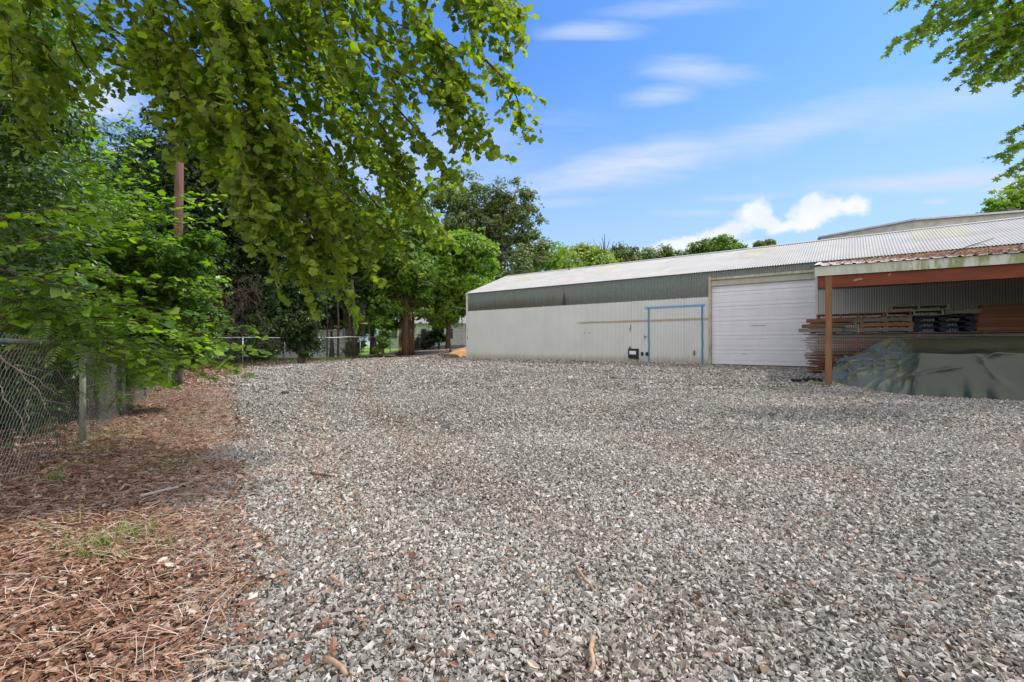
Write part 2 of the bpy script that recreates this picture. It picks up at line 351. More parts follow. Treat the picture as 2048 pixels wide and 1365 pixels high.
def m_drive():
    m, t = newmat("old_asphalt"); p = gcoord(t); a = noise(t, p, 1.5, 6, .65); b = noise(t, p, 40, 4, .7)
    c = mx(t, sstep(t, a, .35, .7), (.13, .105, .09, 1), (.23, .18, .145, 1)); c = mx(t, sstep(t, b, .55, .75), c, (.30, .24, .19, 1))
    finish(t, c, .9, b, .4, .01, .2); return m
tag(sheet("driveway", [(-8.2, 32.6), (-8.2, 36), (-7.9, 42), (-7.6, 50), (-7.4, 60)], [(-5.2, 31.0), (-4.6, 34), (-4.5, 39), (-4.3, 45), (2, 60)], 60, 16,
          lambda X, Y, t, s: 0.02 + .02 * np.sin(t * 3.14), m_drive()), "old brown asphalt driveway climbing past the far corner of the metal building", None, kind='structure')
tag(sheet("dirt_bank", [(-5.0, 30.9), (-4.5, 34), (-4.4, 38)], [(-2.7, 29.5), (-2.2, 33), (-1.8, 38)], 30, 14,
          lambda X, Y, t, s: -.03 + (.10 + .32 * t + .25 * s) * np.clip(s * 5, 0, 1) * np.clip(t * 5, 0, 1) + .03 * wob(X * 4, Y * 4), m_plain("orange_clay", (.52, .27, .12), .95, .35, 3, .1, bump=.7)),
    "orange clay bank beside the driveway", None, kind='structure')
# loose stones along the driveway edge
for i in range(9):
    s = i / 8; x = -4.95 + .5 * s + .1 * random.uniform(-1, 1); y = 31.2 + 5.5 * s
    b = MB(); r = random.uniform(.07, .14)
    for k in range(2):
        Mx = Matrix.Translation((x + .1 * k, y, g1(x, y) + .15 + .25 * s)) @ Matrix.Rotation(random.random() * 3, 4, 'Z') @ Matrix.Rotation(random.uniform(-.3, .3), 4, 'X')
        if k == 0: b.box((-r * 1.5, -r, -.08), (r * 1.5, r, .06), Mx)
    o = b.build("edge_stone", m_plain("edge_stone", (.20, .15, .11), .9, .4, 12) if i == 0 else bpy.data.materials["edge_stone"], None, bevel=.02)
    tag(o, "rough brown stone edging the orange clay bank, %s from the yard end" % ORD[i], "stone", "stones edging the clay bank")

TR = [np.array([(1.2, .5), (-.3, 2.0), (-1.25, 3.4), (-2.6, 6), (-4.2, 9.5), (-6.0, 15), (-7.0, 20)]), np.array([(2.2, 1.0), (.6, 2.6), (-.56, 4.1), (-1.7, 6.5), (-3.0, 9.5), (-4.9, 15), (-5.7, 20)]), np.array([(-8, 24.5), (-4, 25.2), (1, 21.5), (6, 17.8), (8, 16.5)])]
def dirt_mask(x, y):
    m = np.zeros_like(x)
    for k, P in enumerate(TR):
        v, w = (y, x) if k < 2 else (x, y); c = np.interp(v, P[:, 1] if k < 2 else P[:, 0], P[:, 0] if k < 2 else P[:, 1])
        m = np.maximum(m, np.exp(-((w - c) / .30)**2) * (.30 + .16 * wob(x * 2, y * 2)) * (np.clip((y - 2.2) / 3, 0, 1)))
    return np.clip(np.maximum(m, .22 * np.clip(wob(x * .9 + 3, y * .7) * 1.2 + wob(x * 2.7, y * 2.1) * .7 - .35, 0, 1)) + np.clip(litter_mask(x, y), 0, .8) + .12, 0, 1)
# ------------------------------------------------------------------ gravel stones (stuff)
def build_gravel():
    bands = [(1.15, 3.2, 9000, .48), (3.2, 6.0, 6000, .54), (6.0, 11.0, 2400, .70), (11.0, 18.0, 560, 1.15), (18.0, 27.0, 190, 1.6), (27.0, 34.0, 95, 2.1)]
    P = []; S = []
    for (a, b, d, sc) in bands:
        area = 1.3 * (b * b - a * a) + 2 * (b - a) * 1.0; n = int(area * d)
        y = np.sqrt(rng.uniform(a * a, b * b, n)); x = rng.uniform(-1, 1, n) * (1.28 * y + .6)
        keep = rng.uniform(0, 1, n) > np.clip(litter_mask(x, y) * 1.25 - .3, 0, .92)
        u = (x - 8.46) * .801 - (y - 19.4) * .599; v = (x - 8.46) * .599 + (y - 19.4) * .801
        keep &= rng.uniform(0, 1, n) > .45 * np.clip(dirt_mask(x, y) - .35, 0, 1); keep &= ~((v > -.05) & (u > -14.3)); keep &= ~((x < -4.6) & (y > 31.5)); keep &= ~((u > -.3) & (u < 4.0) & (v > -1.2)); keep &= (y < 31.5 + .5 * wob(x, y)); x, y = x[keep], y[keep]; n = len(x)
        s = np.clip(rng.lognormal(math.log(.0128), .5, n), .005, .030) * sc
        P.append(np.stack([x, y], 1)); S.append(s)
    P = np.concatenate(P); S = np.concatenate(S); n = len(S)
    tv = np.array([(-1, -.8, -1), (1, -.7, -1), (0, 1, -1), (-.8, -.6, 1), (.8, -.6, 1), (.1, .8, 1)], float)
    tf = [(0, 2, 1), (3, 4, 5), (0, 1, 4, 3), (1, 2, 5, 4), (2, 0, 3, 5)]
    ext = rng.normal(0, .34, (n, 6, 3)) * S[:, None, None] * np.array([1, .85, .55])
    sc = np.stack([S * rng.uniform(.95, 1.7, n), S * rng.uniform(.5, .95, n), S * rng.uniform(.25, .7, n)], 1)
    az = rng.uniform(0, 2 * math.pi, n); dirv = np.stack([np.cos(az), np.sin(az), rng.normal(0, .45, n)], 1)
    nor = np.stack([rng.normal(0, .7, n), rng.normal(0, .7, n), np.ones(n)], 1)
    z = gh(P[:, 0], P[:, 1]) + S * rng.uniform(-.3, .9, n)
    tint = np.clip(rng.normal(.5, .20, n) + .08 * wob(P[:, 0], P[:, 1]), 0, .88)
    br = rng.uniform(0, 1, n) < .035; tint[br] = rng.uniform(.96, 1, br.sum())
    me = scatter_mesh("gravel", tv, tf, np.column_stack([P, z]), frames(nor, dirv), sc, {'tint': tint, 'dirt': dirt_mask(P[:, 0], P[:, 1]) * rng.uniform(.5, 1, n)}, extra=ext)
    tag(link("gravel", me, M['stone']), "angular grey crushed stones covering the yard", "gravel", kind='stuff')
build_gravel()

LEAF_LIT = (np.array([(0, -1, 0), (-.42, -.4, .16), (.42, -.4, .2), (0, -.35, 0), (-.5, .25, .25), (.5, .25, .14), (0, .3, .03), (0, 1, .25)], float),
            [(0, 3, 1), (0, 2, 3), (1, 3, 6, 4), (3, 2, 5, 6), (4, 6, 7), (6, 5, 7)])
def build_litter():
    P = []; S = []
    for (a, b, d, sc) in [(1.1, 3.5, 7500, .58), (3.5, 7, 3200, .78), (7, 13, 950, 1.1), (13, 28, 150, 1.5)]:
        ylo, yhi = a, b; n = int((14) * (b - a) * d / 1.4)
        y = rng.uniform(ylo, yhi, n); bx = np.interp(y, LB[:, 1], LB[:, 0]); fx = np.interp(y, FENCE_L[:, 1], FENCE_L[:, 0])
        x = fx - .6 + rng.uniform(0, 1, n)**.9 * (bx + 1.3 - fx + .6)
        keep = rng.uniform(0, 1, n) < (bx + 1.3 - fx + .6) / 10.0
        keep &= rng.uniform(0, 1, n) < np.clip(litter_mask(x, y) * 1.1 + .02, .02, 1)
        P.append(np.stack([x, y], 1)[keep]); S.append(np.full(keep.sum(), sc))
    # strip along the far fence, and a thin drift of bits over the gravel
    n = 2600; s = rng.uniform(0, 1, n); k = np.linspace(0, 1, len(FENCE_F)); fx = np.interp(s * .7, k, FENCE_F[:, 0]); fy = np.interp(s * .7, k, FENCE_F[:, 1])
    off = rng.gamma(1.2, .45, n); P.append(np.stack([fx + off * .8, fy - off * .6], 1)); S.append(np.full(n, 1.7))
    n = 6000; y = 1.2 + 11 * rng.uniform(0, 1, n)**.8; x = rng.uniform(-1, 1, n) * (1.2 * y)
    dn = rng.uniform(0, 1, n) < .35 + .65 * np.exp(-((x - np.interp(y, LB[:, 1], LB[:, 0])) / 1.5)**2); P.append(np.stack([x, y], 1)[dn]); S.append(np.full(dn.sum(), .62))
    P = np.concatenate(P); S = np.concatenate(S); n = len(S)
    s = S * np.clip(rng.lognormal(math.log(.023), .38, n), .008, .055)
    az = rng.uniform(0, 2 * math.pi, n); dirv = np.stack([np.cos(az), np.sin(az), rng.normal(0, .25, n)], 1)
    nor = np.stack([rng.normal(0, .4, n), rng.normal(0, .4, n), np.ones(n) * rng.choice([1, 1, -1], n)], 1)
    sc = np.stack([s * rng.uniform(.5, 1.15, n), s * rng.uniform(.8, 1.4, n), s * rng.uniform(.3, 1.6, n)], 1)
    z = gh(P[:, 0], P[:, 1]) + rng.uniform(.006, .032, n)
    tint = np.clip(rng.normal(.52, .22, n), 0, 1)
    me = scatter_mesh("leaf_litter", *LEAF_LIT, np.column_stack([P, z]), frames(nor, dirv), sc, {'tint': tint})
    tag(link("leaf_litter", me, M['litter']), "red-brown dead leaves drifted along the chain-link fence", "leaf litter", kind='stuff')
    lv, lf_ = T_fan([(0, 0), (.16, .06), (.42, .02), (.30, .26), (.56, .40), (.22, .50), (.36, .80), (.06, .72), (0, 1.05), (-.10, .72), (-.38, .74), (-.24, .48), (-.52, .44), (-.30, .24), (-.40, .04), (-.14, .06)], .5, .25)
    n = 2600; y = 1.1 + 9 * rng.uniform(0, 1, n)**.9; bx = np.interp(y, LB[:, 1], LB[:, 0]); fx = np.interp(y, FENCE_L[:, 1], FENCE_L[:, 0]); x = fx + rng.uniform(0, 1, n) * (bx - fx + .5)
    k = rng.uniform(0, 1, n) < litter_mask(x, y); x, y = x[k], y[k]; n = len(x); az = rng.uniform(0, 6.28, n); s = rng.uniform(.028, .052, n)
    me = scatter_mesh("curled_leaves", lv, lf_, np.column_stack([x, y, gh(x, y) + rng.uniform(.012, .04, n)]), frames(np.stack([rng.normal(0, .5, n), rng.normal(0, .5, n), rng.choice([-1.0, 1.0], n)], 1), np.stack([np.cos(az), np.sin(az), rng.normal(0, .3, n)], 1)),
                      np.stack([s, s, s * rng.uniform(.3, 1.6, n)], 1), {'tint': np.clip(rng.normal(.62, .2, n), 0, 1)})
    tag(link("curled_leaves", me, M['litter']), "curled lobed oak leaves scattered over the red-brown litter", "leaf litter", kind='stuff')
    # pine straw / thin stems
    n = 15000; y = 1.1 + 11 * rng.uniform(0, 1, n)**.9; bx = np.interp(y, LB[:, 1], LB[:, 0]); fx = np.interp(y, FENCE_L[:, 1], FENCE_L[:, 0])
    x = fx + rng.uniform(0, 1, n) * (bx - fx + .3)
    tv = [(-1, -1, 0), (1, -1, 0), (1, 0, .25), (-1, 0, .25), (-1, 1, 0), (1, 1, 0)]
    az = rng.normal(.5, .7, n); dirv = np.stack([np.cos(az), np.sin(az), rng.normal(0, .12, n)], 1); nor = np.stack([rng.normal(0, .4, n), rng.normal(0, .4, n), np.ones(n)], 1)
    L = rng.uniform(.03, .11, n)
    me = scatter_mesh("pine_straw", tv, [(0, 1, 2, 3), (3, 2, 5, 4)], np.column_stack([x, y, gh(x, y) + rng.uniform(.015, .035, n)]), frames(nor, dirv),
                      np.stack([np.full(n, .0013), L, L], 1), {'tint': np.clip(rng.normal(.8, .15, n), 0, 1)})
    tag(link("pine_straw", me, M['litter']), "thin pale straw and stems lying over the dead leaves", "straw", kind='stuff')
build_litter()

def grass_patch(name, spots, label):
    V = []; 
    tv = np.array([(-1, 0, 0), (1, 0, 0), (.75, .22, .5), (-.75, .22, .5), (0, .7, 1)], float); tf = [(0, 1, 2, 3), (3, 2, 4)]
    P = []; H = []
    for (x, y, r, n, h) in spots:
        a = rng.uniform(0, 6.28, n); q = r * np.sqrt(rng.uniform(0, 1, n)); P.append(np.stack([x + q * np.cos(a), y + q * np.sin(a)], 1)); H.append(h * rng.uniform(.4, 1.1, n))
    P = np.concatenate(P); H = np.concatenate(H); n = len(H); az = rng.uniform(0, 6.28, n)
    nor = np.stack([rng.normal(0, .25, n), rng.normal(0, .25, n), np.ones(n)], 1); dirv = np.stack([np.cos(az), np.sin(az), np.zeros(n)], 1)
    me = scatter_mesh(name, tv, tf, np.column_stack([P, gh(P[:, 0], P[:, 1])]), frames(nor, dirv), np.stack([H * .018 + .0012, H * .8, H], 1), {'tint': rng.uniform(0, 1, n)})
    tag(link(name, me, M['grass']), label, "grass", kind='stuff')
def gp(px, py, g=0.0):
    z = (EYE - g) * FPX / (py - HY); return ((px - CX) / FPX * z, z)
sp = []
for (px, py, r, n, h) in [(255, 1105, .22, 150, .10), (220, 1085, .2, 90, .12), (180, 1100, .2, 80, .10), (130, 1095, .2, 40, .08), (120, 1060, .1, 20, .12), (280, 1060, .2, 35, .08), (60, 1080, .2, 25, .08), (330, 1020, .3, 40, .05), (110, 965, .07, 60, .12),
        (355, 925, .25, 520, .05), (350, 945, .2, 260, .05), (300, 940, .2, 60, .04), (235, 875, .3, 160, .10), (330, 850, .5, 260, .06), (360, 850, .2, 120, .08), (410, 820, .7, 1100, .05), (400, 830, .5, 500, .06),
        (250, 850, .3, 120, .08), (315, 862, .3, 120, .07), (190, 880, .2, 80, .12), (290, 800, .5, 200, .12), (345, 990, .15, 60, .04), (60, 1000, .15, 60, .05), (280, 950, .12, 60, .07), (200, 905, .25, 120, .10), (130, 940, .15, 70, .10)]:
    x, y = gp(px, py); sp.append((x, y, r, n, h))
grass_patch("grass", sp, "sparse green weeds sprouting through the leaf litter near the fence")
x, y = gp(1608, 773, .15); grass_patch("grass", [(x, y, .22, 300, .05), (7.75, 11.5, .12, 120, .12), (8.1, 11.3, .15, 80, .1)], "small tuft of bright weeds at the foot of the orange post")
grass_patch("grass", [(-3.5, 25.9, .5, 260, .10), (-4.1, 26.1, .4, 160, .08)], "yellowed weeds by the broken block at the building corner")
sp = []
for i in range(70):
    s = random.random() * 5.6; k = int(s); a, b = FENCE_F[k], FENCE_F[k + 1]; p = a + (b - a) * (s - k); sp.append((p[0] - .25, p[1] + .1, .4, 50, .3))
grass_patch("grass", sp, "tall weeds along the foot of the far chain-link fence")

def stick(name, px0, py0, px1, py1, r, label, mat, kinks=5, lift=.02):
    a = gp(px0, py0); b = gp(px1, py1); pts = []
    for i in range(kinks + 1):
        s = i / kinks; x = a[0] + (b[0] - a[0]) * s + random.uniform(-1, 1) * r * 1.2; y = a[1] + (b[1] - a[1]) * s + random.uniform(-1, 1) * r * 1.2
        pts.append((x, y, g1(x, y) + lift + r + random.uniform(0, .006)))
    o = MB().tube(pts, [r * (1 - .35 * i / kinks) for i in range(kinks + 1)], 7).build(name, mat, None, True)
    return tag(o, label, "stick")
mstick = m_plain("dry_stick", (.36, .24, .16), .85, .35, 30, .2)
stick("stick", 1190, 1290, 1183, 1365, .011, "pale bent stick lying in the gravel at the bottom edge", mstick)
stick("stick", 1150, 1145, 1190, 1195, .008, "tan stick with a fork of bark lying mid gravel", mstick)
stick("stick", 660, 1160, 685, 1185, .008, "short ochre stick at the edge between leaves and gravel", mstick)
stick("stick", 625, 955, 655, 963, .014, "short dark chunk of branch on open gravel beyond the leaves", M['bark'], 3)
stick("stick", 655, 1330, 690, 1362, .012, "thick brown stick end at the bottom of the gravel", mstick, 3)
a = gp(295, 1000); b = gp(345, 986)
o = MB().box((-.13, -.012, 0), (.13, .012, .012)).build("wood_slat", m_plain("bleached_wood", (.50, .44, .38), .8, .2, 20, stretch=(.1, 1, 1)), None, bevel=.002)
o.location = ((a[0] + b[0]) / 2, (a[1] + b[1]) / 2, .035); o.rotation_euler = (0, .04, math.atan2(b[1] - a[1], b[0] - a[0])); tag(o, "thin bleached wooden slat lying among the dead leaves", "wood slat")
x, y = gp(571, 790); o = MB().box((-.09, -.06, 0), (.08, .06, .07), Matrix.Rotation(.4, 4, 'Z')).build("rock", m_plain("dark_rock", (.07, .06, .055), .8, .4, 10), None, bevel=.03)
o.location = (x, y, g1(x, y)); tag(o, "single dark rock on the gravel in front of the far fence", "rock")

# ------------------------------------------------------------------ metal building (local frame: x along the wall, y inwards, z up from the slab)
BA = (8.46, 19.4, 0.37); BROT = math.atan2(-.599, .801)
def seam_(t, x, w): return mt(t, 'LESS_THAN', mt(t, 'FRACT', mt(t, 'DIVIDE', mt(t, 'ADD', x, 20.6), w)), .008)
def m_wall():
    m, t = newmat("painted_corrugated_wall"); p = ocoord(t); x, y, z = sep(t, p)
    n6 = noise(t, vmul(t, p, (5, 5, .6)), 2.0, 5, .65); nl = noise(t, p, .8, 4, .6); nf = noise(t, p, 14, 5, .65)
    nstreak = noise(t, vmul(t, p, (9, 9, .35)), 1.6, 4, .6)
    white = ramp(t, nl, [(.3, (.61, .625, .61)), (.7, (.68, .685, .66))])
    white = mx(t, sstep(t, nf, .62, .82), white, (.38, .36, .31, 1))
    white = mx(t, mt(t, 'MULTIPLY', seam_(t, x, 2.44), .35), white, (.25, .24, .21, 1))
    smear = mt(t, 'MULTIPLY', sstep(t, noise(t, vmul(t, p, (1.2, 1, 2.4)), 1.6, 6, .75), .60, .72), mt(t, 'LESS_THAN', z, 1.9)); white = mx(t, mt(t, 'MULTIPLY', smear, .3), white, (.36, .36, .35, 1))
    scr = mt(t, 'MULTIPLY', sstep(t, noise(t, vmul(t, p, (6, 1, 12)), 2.2, 5, .8, 2.0), .56, .62), sstep(t, mt(t, 'ADD', mt(t, 'MULTIPLY', mt(t, 'ABSOLUTE', mt(t, 'ADD', x, 10.1)), 1.2), mt(t, 'MULTIPLY', mt(t, 'ABSOLUTE', mt(t, 'SUBTRACT', z, 1.0)), 6.0)), 1.0, .6)); white = mx(t, mt(t, 'MULTIPLY', scr, .45), white, (.30, .30, .29, 1))
    scr = mt(t, 'MULTIPLY', sstep(t, noise(t, vmul(t, p, (5, 1, 7)), 2.0, 5, .8, 2.0), .57, .62), sstep(t, mt(t, 'ADD', mt(t, 'MULTIPLY', mt(t, 'ABSOLUTE', mt(t, 'ADD', x, 12.8)), 1.6), mt(t, 'MULTIPLY', mt(t, 'ABSOLUTE', mt(t, 'SUBTRACT', z, 1.1)), 2.2)), 1.0, .6)); white = mx(t, mt(t, 'MULTIPLY', scr, .35), white, (.32, .32, .31, 1))
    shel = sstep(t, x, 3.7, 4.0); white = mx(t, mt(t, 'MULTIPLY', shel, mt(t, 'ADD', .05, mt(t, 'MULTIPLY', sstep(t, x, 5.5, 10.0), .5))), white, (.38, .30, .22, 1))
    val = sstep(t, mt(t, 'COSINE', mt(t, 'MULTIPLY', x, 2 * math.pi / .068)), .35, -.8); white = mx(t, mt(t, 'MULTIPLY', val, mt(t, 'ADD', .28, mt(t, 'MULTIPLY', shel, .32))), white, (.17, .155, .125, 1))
    lowd = mt(t, 'MULTIPLY', sstep(t, mt(t, 'ADD', z, mt(t, 'MULTIPLY', n6, -.5)), .15, -.25), .6)
    white = mx(t, lowd, white, (.28, .22, .15, 1))
    green = ramp(t, nf, [(.3, (.15, .185, .165)), (.7, (.225, .265, .235))])
    seam = mt(t, 'LESS_THAN', mt(t, 'FRACT', mt(t, 'DIVIDE', mt(t, 'ADD', x, 20.0), 3.2)), .006)
    green = mx(t, mt(t, 'MULTIPLY', seam, .7), green, (.05, .06, .055, 1))
    # rust and soot running down the lower edge of the green band, strongest to the left
    left = sstep(t, x, -2.0, -11.0)
    sd_ = mt(t, 'MULTIPLY', sstep(t, mt(t, 'SUBTRACT', z, mt(t, 'MULTIPLY', nstreak, .9)), 3.15, 2.45), mt(t, 'ADD', .35, mt(t, 'MULTIPLY', left, .65)))
    green = mx(t, sd_, green, mx(t, nf, (.045, .035, .028, 1), (.15, .115, .085, 1)))
    sx = mt(t, 'ABSOLUTE', mt(t, 'ADD', x, 7.15))
    spike = mt(t, 'MULTIPLY', sstep(t, mt(t, 'ADD', mt(t, 'MULTIPLY', sx, 4.5), mt(t, 'MULTIPLY', mt(t, 'SUBTRACT', z, 2.83), 1.0)), .85, .55), .9)
    green = mx(t, spike, green, (.03, .028, .025, 1))
    edge = mt(t, 'ADD', 2.78, mt(t, 'MULTIPLY', noise(t, vmul(t, p, (14, 14, 0)), 1.0, 5, .75), .13))
    top = sstep(t, mt(t, 'SUBTRACT', z, edge), -.012, .012)
    # rust band
    rn = noise(t, vmul(t, p, (2, 2, 6)), 2.5, 6, .7)
    rb = mt(t, 'ABSOLUTE', mt(t, 'SUBTRACT', z, mt(t, 'ADD', 1.86, mt(t, 'MULTIPLY', noise(t, p, .5, 2, .5), .08))))
    rb = mt(t, 'MULTIPLY', sstep(t, mt(t, 'ADD', rb, mt(t, 'MULTIPLY', rn, .06)), .115, .05), mt(t, 'MULTIPLY', sstep(t, x, -6.6, -6.0), mt(t, 'LESS_THAN', x, .0)))
    white = mx(t, mt(t, 'MULTIPLY', rb, .75), white, mx(t, nf, (.22, .13, .08, 1), (.42, .33, .22, 1)))
    # sprayed blue outline
    def band(v, c, hw, soft): return sstep(t, mt(t, 'ABSOLUTE', mt(t, 'SUBTRACT', v, c)), hw + soft, hw - soft * .3)
    def rng_(v, a, b): return mt(t, 'MULTIPLY', mt(t, 'GREATER_THAN', v, a), mt(t, 'LESS_THAN', v, b))
    xw = mt(t, 'ADD', x, mt(t, 'MULTIPLY', mt(t, 'SUBTRACT', noise(t, vmul(t, p, (0, 0, 1.2)), 1.5, 2), .5), .09))
    zw = mt(t, 'ADD', z, mt(t, 'MULTIPLY', mt(t, 'SUBTRACT', n6, .5), .06))
    def union(a, b): return mt(t, 'MAXIMUM', a, b)
    v1 = mt(t, 'MULTIPLY', band(xw, -2.67, .035, .02), rng_(z, -.3, 2.5)); v2 = mt(t, 'MULTIPLY', band(xw, -.32, .038, .02), rng_(z, -.3, 2.5))
    hb = mt(t, 'MULTIPLY', band(zw, 2.49, .04, .03), rng_(x, -2.84, -.2))
    f1 = mt(t, 'MULTIPLY', band(xw, -2.67, .05, .16), rng_(z, -.3, 2.5)); f2 = mt(t, 'MULTIPLY', band(xw, -.32, .05, .16), rng_(z, -.3, 2.5)); f3 = mt(t, 'MULTIPLY', band(zw, 2.49, .05, .14), rng_(x, -2.95, -.1))
    fuzz = mt(t, 'MULTIPLY', union(union(f1, f2), f3), .22)
    white = mx(t, fuzz, white, (.30, .50, .62, 1))
    white = mx(t, mt(t, 'MULTIPLY', hb, .85), white, (.10, .30, .50, 1))
    white = mx(t, mt(t, 'MULTIPLY', union(v1, v2), .92), white, (.07, .22, .28, 1))
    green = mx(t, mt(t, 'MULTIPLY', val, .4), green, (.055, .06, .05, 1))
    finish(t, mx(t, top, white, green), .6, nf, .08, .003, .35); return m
def m_roof(name, base, rust=.35):
    m, t = newmat(name); p = ocoord(t); x, y, z = sep(t, p)
    a = noise(t, vmul(t, p, (6, .5, 1)), 2.0, 5, .65); b = noise(t, p, 1.1, 5, .6)
    c = ramp(t, b, [(.3, tuple(v * .82 for v in base)), (.7, base)]); c = mx(t, mt(t, 'MULTIPLY', sstep(t, a, .5, .8), rust), c, (.30, .25, .20, 1))
    finish(t, c, .8, a, .05, .003, .15, 0); return m
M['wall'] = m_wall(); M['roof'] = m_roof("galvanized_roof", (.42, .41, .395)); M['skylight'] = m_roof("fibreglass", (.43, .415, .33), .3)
M['trim'] = m_plain("white_trim", (.62, .62, .60), .55, .12, 4); M['door_white'] = m_plain("door_paint", (.70, .69, .74), .4, .06, 2, bump=.03)
M['jamb'] = m_plain("weathered_jamb", (.40, .37, .29), .8, .35, 7, stretch=(1, 1, .3))
def corr(u0, u1, pitch, amp, rows, fn, seg=8):
    """corrugated sheet; fn(u, r, off) -> xyz where off is the profile offset"""
    n = int((u1 - u0) / pitch * seg) + 1; u = np.linspace(u0, u1, n); off = amp * np.cos(2 * math.pi * u / pitch)
    V = [np.stack(fn(u, r, off), 1) for r in rows]; V = np.concatenate(V)
    k = len(rows); idx = np.arange(k * n).reshape(k, n)
    q = np.stack([idx[:-1, :-1], idx[:-1, 1:], idx[1:, 1:], idx[1:, :-1]], -1).reshape(-1, 4)
    return V, q
def corr_obj(name, parts, mat, parent):
    V = []; Q = []; n = 0
    for v, q in parts: V.append(v); Q.append(q + n); n += len(v)
    V = np.concatenate(V); Q = np.concatenate(Q)
    return link(name, np_mesh(name, V, np.arange(len(Q)) * 4, np.full(len(Q), 4), Q.ravel(), True), mat, parent)
bld = empty("metal_building", BA, BROT)
tag(bld, "long corrugated metal building with white lower walls, green upper band and pale ridged roof", "building")
U0, U1, EV, RW, RISE = -13.95, 20.0, 3.955, 4.08, 1.53
wl = lambda u, r, off: (u, -off - .02, np.full_like(u, r))
PW = .068
parts = [corr(U0, -.06, PW, 0.0115, [-.35, EV - .04], wl), corr(-.06, 3.80, PW, 0.0115, [3.62, EV - .04], wl), corr(3.80, U1, PW, 0.0115, [-.35, EV - .04], wl)]
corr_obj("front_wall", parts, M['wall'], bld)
# gable and back walls
def gable(x):
    b = MB(); b.add([(x, 0, -.4), (x, RW * 2, -.4), (x, RW * 2, EV), (x, RW, EV + RISE - .03), (x, 0, EV - .03)], [(0, 1, 2, 3, 4)]); return b
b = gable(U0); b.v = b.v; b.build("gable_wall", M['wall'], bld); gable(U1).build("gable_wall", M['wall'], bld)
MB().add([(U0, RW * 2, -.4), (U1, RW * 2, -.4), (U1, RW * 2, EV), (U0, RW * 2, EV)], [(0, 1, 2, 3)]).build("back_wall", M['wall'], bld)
PR = .09; ov = .10; sl = RISE / RW
rf = lambda u, r, off: (u, np.full_like(u, r), EV + r * sl + off * 1.0)
rb_ = lambda u, r, off: (u, np.full_like(u, RW * 2 - r), EV + r * sl + off * 1.0)
corr_obj("roof", [corr(U0 - .08, U1 + .1, PR, .013, [-ov, 0, 1.3, 2.7, RW], rf), corr(U0 - .08, U1 + .1, PR, .013, [-ov, RW], rb_)], M['roof'], bld)
rc = MB(); rc.add([(U0 - .1, RW - .16, EV + RISE - .16 * sl + .025), (U1, RW - .16, EV + RISE - .16 * sl + .025), (U1, RW, EV + RISE + .035), (U0 - .1, RW, EV + RISE + .035), (U1, RW + .16, EV + RISE - .16 * sl + .025), (U0 - .1, RW + .16, EV + RISE - .16 * sl + .025)], [(0, 1, 2, 3), (3, 2, 4, 5)])
rc.build("ridge_cap", M['roof'], bld)
for (a, w) in [(-12.0, .95), (-6.6, .95), (.75, 1.0), (6.7, 1.6)]:
    corr_obj("skylight", [corr(a, a + w, PR, .013, [RW * .46, RW - .18], lambda u, r, off: (u, np.full_like(u, r), EV + r * sl + off + .006))], M['skylight'], bld)
MB().box((U0 - .07, -.06, -.4), (U0 + .05, .06, EV - .02)).build("corner_trim", M['trim'], bld)
# rake edge of the roof at the far corner
rk = MB(); rk.add([(U0 - .11, -ov, EV - .10), (U0 - .11, RW, EV + RISE - .07), (U0 - .11, RW, EV + RISE + .035), (U0 - .11, -ov, EV + .005 - ov * sl),
                   (U0 - .09, -ov, EV - .10), (U0 - .09, RW, EV + RISE - .07), (U0 - .09, RW, EV + RISE + .035), (U0 - .09, -ov, EV + .005 - ov * sl)],
       [(0, 1, 2, 3), (7, 6, 5, 4), (0, 4, 5, 1), (3, 2, 6, 7)]); rk.build("rake_trim", M['trim'], bld)
MB().tube([(-9.0, RW - .35, EV + RISE - .2), (-9.0, RW - .35, EV + RISE + .32)], .035, 8).tube([(-9.0, RW - .35, EV + RISE + .30), (-9.0, RW - .35, EV + RISE + .36)], .06, 8).build("vent_pipe", M['bark'], bld, True)
# door frame and overhead door
MB().box((-.07, -.05, -.35), (.03, .16, 3.70)).build("door_jamb", M['jamb'], bld, bevel=.004)
MB().box((3.72, -.05, -.35), (3.82, .16, 3.70)).build("door_jamb", M['trim'], bld, bevel=.004)
MB().box((.03, -.047, 3.54), (3.72, .15, 3.64)).build("door_header", M['jamb'], bld, bevel=.004)
MB().box((.03, .02, 3.30), (3.72, .15, 3.54)).build("header_board", m_plain("beige_board", (.40, .38, .32), .7, .15, 3), bld)
door = empty("overhead_door", (0, .12, 0), 0, bld)
SH = 3.66 / 6
def prof():
    pts = []       # (depth offset, z) for a section with ribs
    for (z, d) in [(0, .012), (.012, 0), (.15, 0), (.158, .018), (.170, .018), (.178, 0), (SH - .165, 0), (SH - .157, .018), (SH - .145, .018), (SH - .137, 0), (SH - .012, 0), (SH - .002, .022)]: pts.append((d, z))
    return pts
for k in range(6):
    z0 = -.03 + k * SH; pf = [(d, z) for d, z in prof() if z0 + z < 3.5]; b = MB(); n = len(pf)
    b.add([(.03, d, z0 + z) for d, z in pf] + [(3.72, d, z0 + z) for d, z in pf], [(i, n + i, n + i + 1, i + 1) for i in range(n - 1)])
    # fine horizontal ribbing between the grooves
    for j in range(1, 12):
        zz = .19 + j * (SH - .38) / 12
        if z0 + zz < 3.48: b.box((.04, -.0018, z0 + zz), (3.71, .004, z0 + zz + .006))
    b.build("door_section", M['door_white'], door)
